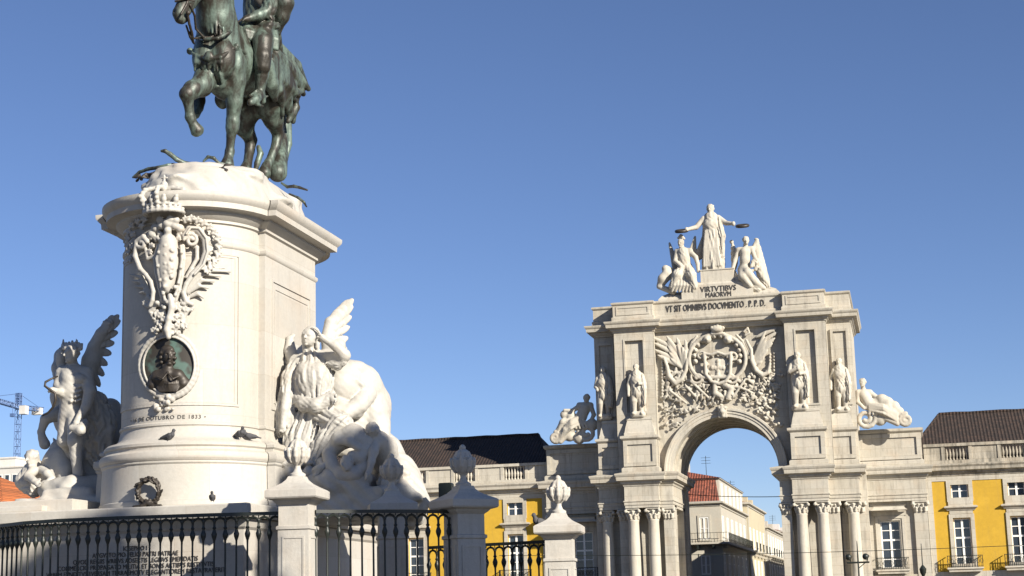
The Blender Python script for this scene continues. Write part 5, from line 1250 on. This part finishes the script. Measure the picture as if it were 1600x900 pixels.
S.ell(PY(487, 521, 38.0), (.2, .2, .19), None, .04); S.ell(PY(492, 530, 38.05), (.14, .16, .16), None, .05)
for i in range(15):     # wavy hair and a wreath of leaves
    t = i/14; a = -1.25+2.5*t; x, y = 486+12.5*math.sin(a), 527-12*math.cos(a)
    S.ell(PY(x, y+2, 37.82), (.055, .06, .05), None, .02); q = PY(x, y-1, 37.72); leaf(S, q, PY(486+16*math.sin(a+.16), 527-16.5*math.cos(a+.16), 37.72), .035, .02, (0, -1, .2), .006)
for i in range(5): ch3(S, [(474+(i % 2)*24, 524+i*2, 37.9), (476+(i % 2)*20, 534+i*2.5, 37.86), (475+(i % 2)*22, 544+i*2, 37.88)], [.05, .05, .03], .02)
S.obj('winged_woman', MARBLE, gr)
S = Sdf(.024)
feathers(S, [PY(514, 560, 38.2), PY(511, 530, 38.25), PY(517, 505, 38.35), PY(530, 492, 38.45)], [PY(541, 560, 38.5), PY(543, 545, 38.5), PY(545, 527, 38.5), PY(547, 510, 38.5), PY(550, 493, 38.5), PY(552, 478, 38.5), PY(553, 466, 38.5), PY(546, 468, 38.5), PY(538, 476, 38.45)], (.25, -1, .1), .12, .045)
ch3(S, [(511, 558, 38.1), (522, 552, 38.2), (530, 540, 38.3)], [.2, .24, .16], .1); S.obj('wing', MARBLE, gr)
S = Sdf(.028); feathers(S, [PY(466, 575, 38.2), PY(455, 548, 38.3), PY(455, 530, 38.4)], [PY(444, 612, 38.3), PY(441, 596, 38.3), PY(441, 580, 38.35), PY(444, 562, 38.4), PY(448, 545, 38.45), PY(458, 521, 38.5)], (-.2, -1, 0), .1, .04); S.obj('wing', MARBLE, gr)
S = Sdf(.034); S.rough = (.006, 15)    # bulky kneeling animal
ch3(S, [(542, 598, 38.9), (556, 608, 39.1), (572, 634, 39.5), (576, 668, 39.6)], [.56, .64, .6, .55], .15)
S.ell(PY(538, 604, 38.6), (.46, .6, .56), None, .15)
ch3(S, [(520, 618, 38.3), (534, 640, 38.2), (556, 642, 38.4)], [.2, .22, .2], .06)
S.ell(PY(586, 648, 39.2), (.36, .5, .62), None, .04); ch3(S, [(590, 664, 39.1), (594, 690, 39.0), (590, 724, 38.9)], [.32, .26, .22], .06)     # haunch and hind leg
ch3(S, [(572, 616, 38.75), (560, 634, 38.35), (540, 646, 38.1), (526, 640, 38.0)], [.26, .22, .18, .12], .025)      # foreleg folded under
ch3(S, [(560, 652, 38.9), (548, 678, 38.7), (540, 700, 38.6)], [.36, .3, .28], .08); ch3(S, [(500, 585, 38.5), (505, 640, 38.4), (510, 690, 38.3)], [.35, .4, .4], .2)
S.ell(PY(552, 576, 38.75), (.34, .36, .2), None, .1); ch3(S, [(556, 592, 38.32), (566, 602, 38.5), (566, 616, 38.5), (556, 620, 38.35)], [.05, .07, .06, .04], .03)
for i in range(6): ch3(S, [(524+i*7, 650-i*1.2, 38.02+.05*i), (526+i*7, 656-i, 38.06+.05*i)], [.035, .025], .02)
for i in range(7): ch3(S, [(560+i*5, 640+i*3, 38.75+.07*i), (566+i*5, 656+i*4, 38.72+.07*i)], [.02, .03], .04)
S.obj('kneeling_animal', MARBLE, gr)
S = Sdf(.026); S.rough = (.004, 21)   # fallen figure curled up in front
ch3(S, [(516, 706, 37.3), (532, 688, 37.3), (552, 680, 37.35), (570, 692, 37.35), (572, 708, 37.3)], [.18, .23, .27, .26, .2], .05)
ch3(S, [(571, 706, 37.25), (562, 716, 37.15), (550, 712, 37.1)], [.2, .16, .12], .06); ch3(S, [(514, 710, 37.2), (518, 728, 37.15), (532, 742, 37.1), (554, 742, 37.1), (570, 730, 37.2)], [.17, .18, .19, .18, .16], .06)
ch3(S, [(506, 700, 37.4), (494, 696, 37.4), (486, 708, 37.4)], [.15, .12, .08], .06, fold=(5, .02, 2)); ch3(S, [(525, 690, 37.1), (545, 690, 37.05), (560, 700, 37.05)], [.08, .1, .08], .06)
head(S, PY(543, 724, 37.0), .40, (-.5, -.85, -.1), up=(-.5, 0, .8), hair=.08)
S.obj('fallen_figure', MARBLE, gr)
S = Sdf(.024); S.rough = (.003, 21)   # boy leaning over
head(S, PY(582, 674, 37.3), .42, (-.6, -.75, -.35), up=(.3, -.2, .9), hair=.1)
ch3(S, [(592, 690, 37.55), (600, 702, 37.8), (604, 722, 38.1)], [.26, .3, .32], .12); ch3(S, [(586, 690, 37.4), (583, 706, 37.2), (580, 722, 37.1)], [.14, .12, .09], .06); ch3(S, [(580, 722, 37.1), (577, 736, 37.05)], [.09, .07], .03); hand(S, PY(577, 736, 37.05), PY(572, 746, 36.95), (0, -.3, -1), .06)
ch3(S, [(604, 722, 38.1), (612, 742, 38.0), (600, 756, 37.6)], [.28, .24, .16], .1, fold=(6, .03, 3)); ch3(S, [(600, 694, 37.6), (612, 690, 37.8)], [.14, .08], .06)
S.obj('leaning_boy', MARBLE, gr)
S = Sdf(.032)   # shells and foliage by the foot
rn = random.Random(8)
for i in range(40):
    x, y = rn.uniform(436, 512), rn.uniform(722, 756); S.ell(PY(x, y, 37.1+rn.uniform(-.1, .15)), (rn.uniform(.06, .16), .1, rn.uniform(.06, .14)), None, .03)
ch3(S, [(432, 752, 37.2), (440, 742, 37.1), (452, 735, 37.1)], [.1, .17, .1], .04); ch3(S, [(492, 744, 37.0), (504, 730, 37.0), (516, 716, 37.1)], [.06, .06, .05], .02)
S.obj('trophy', MARBLE, gr)

# ================================================================== MARBLE GROUP, LEFT
gl = thing('sculpture_group', 'half shaded marble group of winged nude figure, rearing horse and fallen man', 'sculpture', tuple(PY(110, 775, 38.5)))
S = Sdf(.045); S.rough = (.02, 6)
S.box((-20.9, 36.5, 4.3), (-18.4, 40.8, 4.62), .05); S.box((-20.2, 36.55, 4.5), (-18.9, 38, 4.85), .12, .1); S.box((-20.4, 37.1, 4.5), (-18.6, 40.4, 4.85), .12, .1); ch3(S, [(75, 765, 37.4), (110, 762, 37.2), (150, 762, 37.6)], [.25, .28, .3], .12)
ch3(S, [(150, 700, 38.6), (155, 760, 38.6)], [.4, .5], .15)
S.obj('rock_base', MARBLE, gl)
S = Sdf(.03); S.rough = (.005, 19)   # winged nude figure
ch3(S, [(115, 590, 37.50), (114, 612, 37.45), (113, 632, 37.50), (112, 648, 37.50)], [.34, .31, .27, .3], .12)
ch3(S, [(98, 582, 37.50), (134, 584, 37.50)], [.17, .18], .1); ch3(S, [(114, 574, 37.50), (113, 566, 37.45)], [.15, .13], .06)
for sg in (-1, 1): S.ell(PY(116+sg*8, 592, 37.24), (.15, .1, .13), None, .06)
for i in range(4):
    for sg in (-1, 1): ch3(S, [(115+sg*11, 603+i*7, 37.24), (115+sg*3, 606+i*7, 37.18)], [.03, .045], .03)
ch3(S, [(120, 652, 37.40), (118, 690, 37.15), (119, 712, 37.20)], [.25, .19, .14], .06); ch3(S, [(119, 714, 37.20), (122, 740, 37.30), (119, 756, 37.25)], [.14, .12, .08], .05); ch3(S, [(119, 758, 37.25), (114, 763, 37.00)], [.09, .07], .03)
ch3(S, [(106, 652, 37.50), (101, 688, 37.40), (108, 700, 37.70)], [.24, .18, .14], .06); ch3(S, [(108, 700, 37.70), (114, 740, 37.90)], [.13, .09], .05)
ch3(S, [(134, 586, 37.50), (140, 612, 37.30), (134, 636, 37.15)], [.16, .14, .12], .06); ch3(S, [(134, 636, 37.15), (122, 656, 37.00)], [.11, .09], .04); hand(S, PY(122, 656, 37.00), PY(116, 667, 36.95), (-.3, -1, 0), .07)
ch3(S, [(98, 584, 37.50), (92, 602, 37.40), (96, 614, 37.20)], [.16, .13, .12], .06); ch3(S, [(96, 614, 37.20), (86, 611, 36.90)], [.11, .08], .04); hand(S, PY(86, 611, 36.90), PY(77, 608, 36.75), (0, -.5, -1), .065)
head(S, PY(113, 553, 37.35), .46, (-.55, -.82, -.05), hair=.1)
for i in range(7): ch3(S, [(100+i*4.4, 542-abs(i-3)*-.8, 37.40), (98+i*5, 533+abs(i-3)*1.4, 37.45)], [.06, .03], .02)
S.ell(PY(97, 560, 37.60), (.14, .2, .3), None, .08)
S.obj('winged_figure', MARBLE, gl)
S = Sdf(.024)
feathers(S, [PY(138, 585, 38.1), PY(140, 562, 38.1), PY(148, 542, 38.12), PY(160, 522, 38.15), PY(170, 508, 38.2)], [PY(150, 622, 38.35), PY(157, 605, 38.35), PY(163, 588, 38.35), PY(169, 571, 38.35), PY(175, 553, 38.35), PY(180, 536, 38.3), PY(185, 518, 38.3), PY(189, 500, 38.3), PY(186, 491, 38.3), PY(177, 492, 38.25)], (-.15, -1, .05), .12, .045)
ch3(S, [(136, 582, 38.1), (142, 564, 38.1), (150, 548, 38.15)], [.2, .2, .14], .08); S.obj('wing', MARBLE, gl)
S = Sdf(.032); S.rough = (.006, 17)   # robe falling at the back and along the arm
for i in range(9): ch3(S, [(136+i*2, 596+i*4, 38.0), (140+i*3.5, 640+i*2, 37.95+.03*i), (146+i*3.2, 684, 38.1), (136+i*4.6, 716+(i % 3)*5, 38.0+.03*i)], [.05, .08, .085, .06], .02)
ch3(S, [(148, 630, 38.2), (158, 660, 38.2), (152, 690, 38.2), (160, 716, 38.2)], [.25, .32, .3, .26], .06, fold=(9, .08, 3)); ch3(S, [(165, 660, 38.1), (172, 672, 38.1), (163, 690, 38.1), (150, 688, 37.9)], [.1, .12, .11, .08], .05)
ch3(S, [(132, 660, 37.1), (126, 672, 36.7), (112, 668, 36.7)], [.1, .12, .08], .05)
S.obj('robe', MARBLE, gl)
S = Sdf(.045)   # rearing horse behind
ch3(S, [(104, 620, 38.9), (122, 650, 39.3), (150, 690, 39.9)], [.42, .6, .62], .2); ch3(S, [(108, 615, 38.9), (100, 580, 38.8), (98, 558, 38.6)], [.36, .27, .2], .12); ch3(S, [(98, 556, 38.6), (92, 575, 38.2), (90, 590, 38.0)], [.2, .17, .12], .1)
for x in (99, 120): S.cap(PY(x, 542, 38.6), PY(x, 530, 38.6), .07, .025, .03)
ch3(S, [(106, 640, 38.6), (88, 648, 38.3), (72, 654, 38.1)], [.25, .17, .14], .06); ch3(S, [(71, 655, 38.1), (64, 675, 38.1), (66, 684, 38.1)], [.13, .09, .1], .04); ch3(S, [(66, 684, 38.1), (70, 694, 38.15)], [.11, .14], .03)
ch3(S, [(172, 640, 39.5), (176, 690, 39.4), (172, 750, 39.3)], [.3, .4, .35], .15)
S.obj('rearing_horse', MARBLE, gl)
S = Sdf(.038)   # fallen man and the beast beside him
ch3(S, [(94, 702, 38.0), (90, 724, 37.95), (86, 748, 37.9)], [.26, .36, .4], .12); S.cap(PY(88, 696, 38.0), PY(84, 685, 38.0), .06, .03, .03); S.cap(PY(97, 693, 38.0), PY(97, 683, 38.0), .06, .03, .03); ch3(S, [(96, 710, 37.8), (104, 735, 37.7), (100, 756, 37.6)], [.2, .22, .18], .1)
S.obj('crouching_beast', MARBLE, gl)
S = Sdf(.03)
head(S, PY(51, 716, 37.6), .44, (-.3, -.9, -.1), up=(-.2, 0, 1), hair=.11)
ch3(S, [(56, 732, 37.8), (66, 742, 37.9), (80, 752, 38.0)], [.22, .27, .3], .12); ch3(S, [(66, 734, 37.6), (74, 740, 37.4), (82, 748, 37.35)], [.12, .1, .08], .05); hand(S, PY(80, 748, 37.35), PY(72, 756, 37.2), (0, -1, 0), .06)
ch3(S, [(52, 736, 37.5), (44, 744, 37.3), (54, 752, 37.1)], [.13, .11, .09], .05); hand(S, PY(54, 752, 37.1), PY(64, 760, 37.0), (0, -1, .2), .065)
ch3(S, [(46, 738, 37.7), (40, 752, 37.7), (52, 764, 37.6)], [.18, .22, .2], .1, fold=(6, .03, 4))
S.obj('fallen_man', MARBLE, gl)
mb = MB(); mb.tube([PY(*p) for p in ((90, 588, 36.7), (80, 592, 36.55), (71, 597, 36.50), (70, 603, 36.50), (78, 609, 36.50), (86, 614, 36.55), (87, 625, 36.55), (83, 636, 36.60), (74, 646, 36.65), (66, 650, 36.65))], [.02, .025, .03, .03, .035, .03, .035, .03, .025, .015], 8); mb.obj('bronze_strap', DARKBRONZE, gl, True)

# ================================================================== STATUES ON THE ARCH
def standing(name, label, px, py, Y, H, lean=0., cloak=1, arms=None, male=True, face=(-.3, -.95, 0), robe=.52, group='standing statues on the arch', vox=.05):
    O = PY(px, py, Y); t = lambda x, y, z: O+H*np.array([x*.84, -y, z])
    S = Sdf(vox)
    S.cap(t(-.1, 0, .0), t(.1, 0, .0), .07*H, .07*H, .02)
    if male:
        for sg, q in ((-1, .03), (1, -.01)): S.chain([t(sg*.06, 0, .5), t(sg*.075, q+.02, .27), t(sg*.08, q-.01, .05)], [.085*H, .062*H, .042*H], .03); S.cap(t(sg*.08, q, .03), t(sg*.1, q+.08, .02), .04*H, .03*H, .02)
        S.cap(t(0, 0, .42), t(0, 0, .6), .125*H, .11*H, .05, fold=(9, .012*H, 3))
    else:
        S.cap(t(0, 0, .03), t(.01, 0, .55), .16*H, .115*H, .05, fold=(12, .02*H, 4))
        for i in range(8): S.chain([t(-.1+.028*i, .1, .58), t(-.13+.034*i, .13, .3), t(-.15+.042*i, .14, .03)], [.015*H, .022*H, .022*H], .03)
    S.chain([t(0, 0, .55), t(lean*.5, .01, .68), t(lean, 0, .79)], [.105*H, .125*H, .105*H], .08, fold=(7, .008*H, 4))
    S.cap(t(lean-.115, 0, .785), t(lean+.115, 0, .785), .05*H, None, .06); S.cap(t(lean, 0, .81), t(lean, .01, .88), .036*H, None, .03)
    head(S, t(lean, .02, .935), .155*H, face, hair=.08, k=.02)
    for pts in (arms or [[(-.14, .02, .765), (-.19, .02, .61), (-.14, .12, .55)], [(.14, .02, .765), (.2, .02, .62), (.16, .1, .48)]]):
        S.chain([t(*p) for p in pts], [.045*H, .038*H, .028*H][:len(pts)], .02); e = t(*pts[-1]); d = nrm(e-t(*pts[-2])); S.ell(e+d*.035*H, (.03*H, .03*H, .04*H), None, .02)
    if cloak:
        for i in range(7): S.chain([t(-.12+.04*i, -.06, .77), t(-.15+.05*i, -.1, .5), t(-.155+.052*i, -.08, .08)], [.03*H, .042*H, .042*H], .02)
        S.chain([t(.14, .04, .77), t(.18, .07, .5), t(.17, .06, .2)], [.03*H, .05*H, .03*H], .03, fold=(8, .014*H, 2))
    o = S.obj(name, ARCHP, base=O); return tag(o, label, 'statue', group), t
standing('standing_statue', 'sunlit cloaked statue on the left column pair, left of the carved arms', 997, 648, 124.95, 3.85, arms=[[(-.135, .02, .765), (-.2, .03, .6), (-.19, .1, .42)], [(.135, .02, .765), (.19, .0, .6), (.1, .12, .6)]])
standing('standing_statue', 'statue in a long cloak on the right column pair, just right of the carved arms', 1250, 637, 125.0, 4.15, cloak=1, arms=[[(-.135, .02, .765), (-.17, .1, .64), (-.02, .14, .68)], [(.135, .02, .765), (.19, .05, .62), (.08, .14, .6)]], lean=.01)
standing('standing_statue', 'statue in a long tunic on the outer right base, above the single column', 1316, 641, 126.35, 3.9, male=True, arms=[[(-.135, .02, .765), (-.21, .0, .62), (-.22, .05, .45)], [(.135, .02, .765), (.2, .0, .62), (.2, .06, .45)]], cloak=1)
standing('standing_statue', 'statue standing in deep shade on the outer left base of the arch', 945, 652, 126.35, 3.9, cloak=1)
# crowning group
g1, tG = standing('crowning_statue', 'robed woman with outspread arms holding two wreaths, topmost on the arch', 1115, 421, 127.2, 5.15, male=False, cloak=1, face=(-.2, -.97, -.1), group='crowning figures on the arch', vox=.058,
         arms=[[(-.13, .02, .79), (-.27, .05, .66), (-.40, .12, .625)], [(.13, .02, .79), (.27, .05, .69), (.38, .12, .66)]])
for px_, py_ in ((1065, 361), (1160, 353)):
    mb = MB(); c = PY(px_, py_, 126.6); mb.tube([c+np.array([.42*math.cos(q*math.pi/10), .36*math.sin(q*math.pi/10), .12*math.sin(q*math.pi/10)]) for q in range(21)], .13, 8); mb.obj('wreath', DARKBRONZE, g1, True)
def crk(S, pts, rs, k=.06, Y=126.9, **kw): S.chain([PY(p[0], p[1], Y-(p[2] if len(p) > 2 else 0)) for p in pts], rs, k, **kw)
S = Sdf(.058)
crk(S, [(1070, 420), (1069, 405, .1), (1067, 394, .1)], [.5, .42, .4], .15, fold=(7, .03, 3)); crk(S, [(1058, 393), (1078, 392)], [.24, .24], .1); crk(S, [(1066, 388), (1065, 384)], [.2, .18], .05)
head(S, PY(1064, 380, 126.75), .66, (-.4, -.9, -.1), hair=.09); crk(S, [(1060, 372), (1064, 369), (1069, 373)], [.1, .16, .1], .05)
crk(S, [(1078, 394), (1087, 402, .2), (1090, 412, .4), (1091, 424, .5)], [.22, .19, .16, .12], .06); crk(S, [(1058, 394), (1055, 408, .3), (1064, 416, .7)], [.22, .18, .14], .06)
crk(S, [(1068, 420), (1058, 430, .9), (1050, 448, .8)], [.42, .36, .24], .1, fold=(7, .05, 3)); crk(S, [(1074, 420), (1080, 430, 1.0), (1085, 448, .9)], [.42, .36, .24], .1, fold=(7, .05, 3))
for i in range(7): crk(S, [(1058+i*4, 424, .8), (1054+i*5, 446, 1.0), (1050+i*5.5, 455, .9)], [.1, .13, .1], .05)
for a, b in (((1046, 380), (1056, 415)), ((1086, 370), (1082, 395)), ((1099, 368), (1092, 400))): crk(S, [(a[0], a[1], -.6), (b[0], b[1], -.5)], [.1, .34], .05, flat=((.3, -1, 0), 2.2))
crk(S, [(1042, 430, .2), (1036, 436, .3), (1032, 446, .2)], [.45, .4, .3], .12); crk(S, [(1048, 424), (1040, 420, .2)], [.3, .3], .1); crk(S, [(1030, 448, .3), (1052, 456, .4)], [.2, .25], .1)
tag(S.obj('crowning_statue', ARCHP, base=PY(1065, 455, 126.9)), 'helmeted seated figure with a crouching beast, left below the topmost woman', 'statue', 'crowning figures on the arch')
S = Sdf(.058)
crk(S, [(1164, 420), (1164, 406, .1), (1164, 395, .1)], [.42, .38, .42], .15); crk(S, [(1154, 391), (1175, 389)], [.24, .24], .1); crk(S, [(1165, 386), (1165, 382)], [.19, .18], .05)
head(S, PY(1165.5, 376, 126.75), .66, (.2, -.95, -.1), hair=.1)
crk(S, [(1154, 392), (1148, 408, .2), (1145, 420, .4), (1143, 431, .4)], [.2, .17, .14, .11], .06); crk(S, [(1175, 390), (1180, 404, .3), (1174, 416, .6)], [.2, .17, .13], .06)
crk(S, [(1162, 420), (1168, 426, .9), (1180, 440, .8), (1194, 450, .5)], [.4, .34, .28, .16], .1); crk(S, [(1160, 422), (1160, 432, 1.0), (1172, 446, .9)], [.38, .32, .2], .1)
crk(S, [(1150, 436, .2), (1165, 444, .6), (1185, 452, .5)], [.3, .34, .28], .12, fold=(6, .05, 4)); crk(S, [(1184, 410), (1190, 428), (1198, 446)], [.3, .36, .25], .1, fold=(6, .05, 4))
wing(S, PY(1178, 388, 127.3), PY(1183, 372, 127.4), PY(1202, 446, 127.2), (.2, -1, 0), 7, .3, .13); wing(S, PY(1150, 396, 127.5), PY(1142, 375, 127.6), PY(1146, 425, 127.4), (-.2, -1, 0), 6, .26, .13)
for i in range(10): S.ell(PY(1178+rn.uniform(-5, 5), 405+i*2, 126.4), .14, None, .04)
tag(S.obj('crowning_statue', ARCHP, base=PY(1165, 452, 126.9)), 'winged bare chested seated figure, right below the topmost woman', 'statue', 'crowning figures on the arch')
def reclining(label, pts):
    """pts: px positions for head, chest, hip, knee, foot, hand, elbow and two volutes"""
    Y = 127.9; P = lambda a, d=0: PY(a[0], a[1], Y-d); S = Sdf(.058)
    S.chain([P(pts['chest']), P(pts['waist'], .1), P(pts['hip'], .1)], [.46, .42, .44], .15)
    s0 = np.array(pts['chest'])
    S.cap(P((s0[0]-9, s0[1]-5)), P((s0[0]+9, s0[1]-5)), .23, None, .1); S.cap(P((s0[0], s0[1]-6)), P((pts['head'][0], pts['head'][1]+6)), .19, .17, .05)
    head(S, P(pts['head'], .1), .66, pts['face'], hair=.11)
    for nm in ('armA', 'armB'): S.chain([P(p[:2], p[2]) for p in pts[nm]], [.2, .17, .12], .06)
    for nm in ('legA', 'legB'): S.chain([P(p[:2], p[2]) for p in pts[nm]], [.36, .28, .17], .1, fold=(6, .03, 3))
    for (cx, cy, r, sg) in pts['vol']:
        S.chain([PY(x, y, Y-.3) for x, y in spiral(cx, cy, r, 1.6, rad(-90), sg=sg)], .17, .03)
    S.chain([P(p, .3) for p in pts['scroll']], .2, .05)
    for (x, y, r) in pts['blobs']: S.ell(P((x, y), .1), (r, r*.8, r), None, .1)
    for i in range(9):
        a = np.array(pts['waist'])+[0, -2+i*1.5]; b = np.array(pts['scroll'][-1])+[0, -16+i*1.6]; m = (a+b)/2+[0, -5+2*math.sin(i*2)]; S.chain([P(a, .5), P(m, .62+.06*(i % 2)), P(b, .45)], [.07, .11, .06], .03)
    for i in range(6): S.chain([P((pts['hip'][0]+(i-2)*4, pts['hip'][1]-4), .45), P((pts['hip'][0]+(i-2)*6, pts['hip'][1]+9), .5)], [.09, .1], .04)
    return tag(S.obj('reclining_statue', ARCHP, base=P((pts['hip'][0], pts['hip'][1]+20))), label, 'statue', 'reclining statues on the arch')
reclining('sunlit reclining river figure over scrolls on the right wing of the arch', dict(head=(1348, 598), chest=(1350, 618), waist=(1358, 632), hip=(1370, 638), face=(-.4, -.9, 0),
    armA=[(1341, 614, .1), (1340, 628, .2), (1350, 638, .4)], armB=[(1360, 614, 0), (1374, 624, 0), (1386, 630, .1)], legA=[(1372, 638, .2), (1388, 636, .3), (1408, 652, .2)], legB=[(1370, 642, .2), (1386, 646, .4), (1402, 656, .3)],
    vol=[(1353, 654, 17, 1), (1415, 656, 10, -1)], scroll=[(1366, 642), (1384, 654), (1402, 662)], blobs=[(1378, 626, .5), (1386, 630, .5), (1396, 636, .48), (1404, 644, .42), (1368, 632, .45), (1392, 650, .5), (1375, 655, .5), (1384, 642, .5)]))
reclining('shaded reclining figure with outstretched arm on the left wing of the arch', dict(head=(917, 622), chest=(914, 638), waist=(908, 652), hip=(900, 660), face=(-.7, -.7, 0),
    armA=[(906, 634, .1), (894, 642, .2), (882, 641, .3)], armB=[(923, 634, 0), (928, 648, .1), (922, 660, .3)], legA=[(898, 660, .2), (880, 660, .3), (868, 680, .2)], legB=[(900, 664, .2), (884, 672, .4), (874, 686, .3)],
    vol=[(917, 676, 15, -1), (868, 684, 9, 1)], scroll=[(904, 664), (890, 676), (876, 690)], blobs=[(892, 650, .4), (882, 648, .35), (890, 680, .5), (925, 664, .5), (905, 684, .5)]))

# ================================================================== two trees added outside the frame at the right to shadow railings and podium
rn = random.Random(77)
def shade_poplar(label, x0, y0, ht, wmax, n):
    tr = thing('added_shade_poplar', label, 'tree', (x0, y0, 0), 'poplars added to cast shade')
    mb = MB(); mb.tube([(x0, y0, 0), (x0+.05, y0-.05, 3), (x0, y0+.05, 9), (x0, y0, ht-3)], [.32, .26, .18, .05], 10); mb.obj('trunk', TRUNK, tr, True)
    mb = MB()
    for i in range(n):
        z = rn.uniform(2.2, ht); hw = wmax*min(1, (z-1.2)/2.5)*min(1, max(.12, (ht+.4-z)/2.6))**.6
        a = rn.uniform(0, 2*math.pi); q = hw*math.sqrt(rn.random())*(1+.12*math.sin(3*a+z)); c = np.array([x0+q*math.cos(a), y0+q*math.sin(a), z])
        u = nrm([rn.uniform(-1, 1), rn.uniform(-1, 1), rn.uniform(-.3, 1)]); v = nrm(np.cross(u, [rn.uniform(-1, 1), rn.uniform(-1, 1), .3])); l = rn.uniform(.2, .42)
        mb.add([c-u*l, c+v*l*.6, c+u*l, c-v*l*.6], [(0, 1, 2, 3)])
    mb.obj('crown', LEAF, tr)
shade_poplar('tall narrow dark green tree added outside the view to shade the middle railing', 14.85, 17.8, 21.2, 2.1, 9000)  # unseen tree, added only for its shadow on the middle railing and piers
shade_poplar('broader tall green tree added outside the view to shade the podium inscription', 14.9, 11.4, 22.5, 1.6, 8000)  # second added tree, darkens the lower podium wall with its shadow
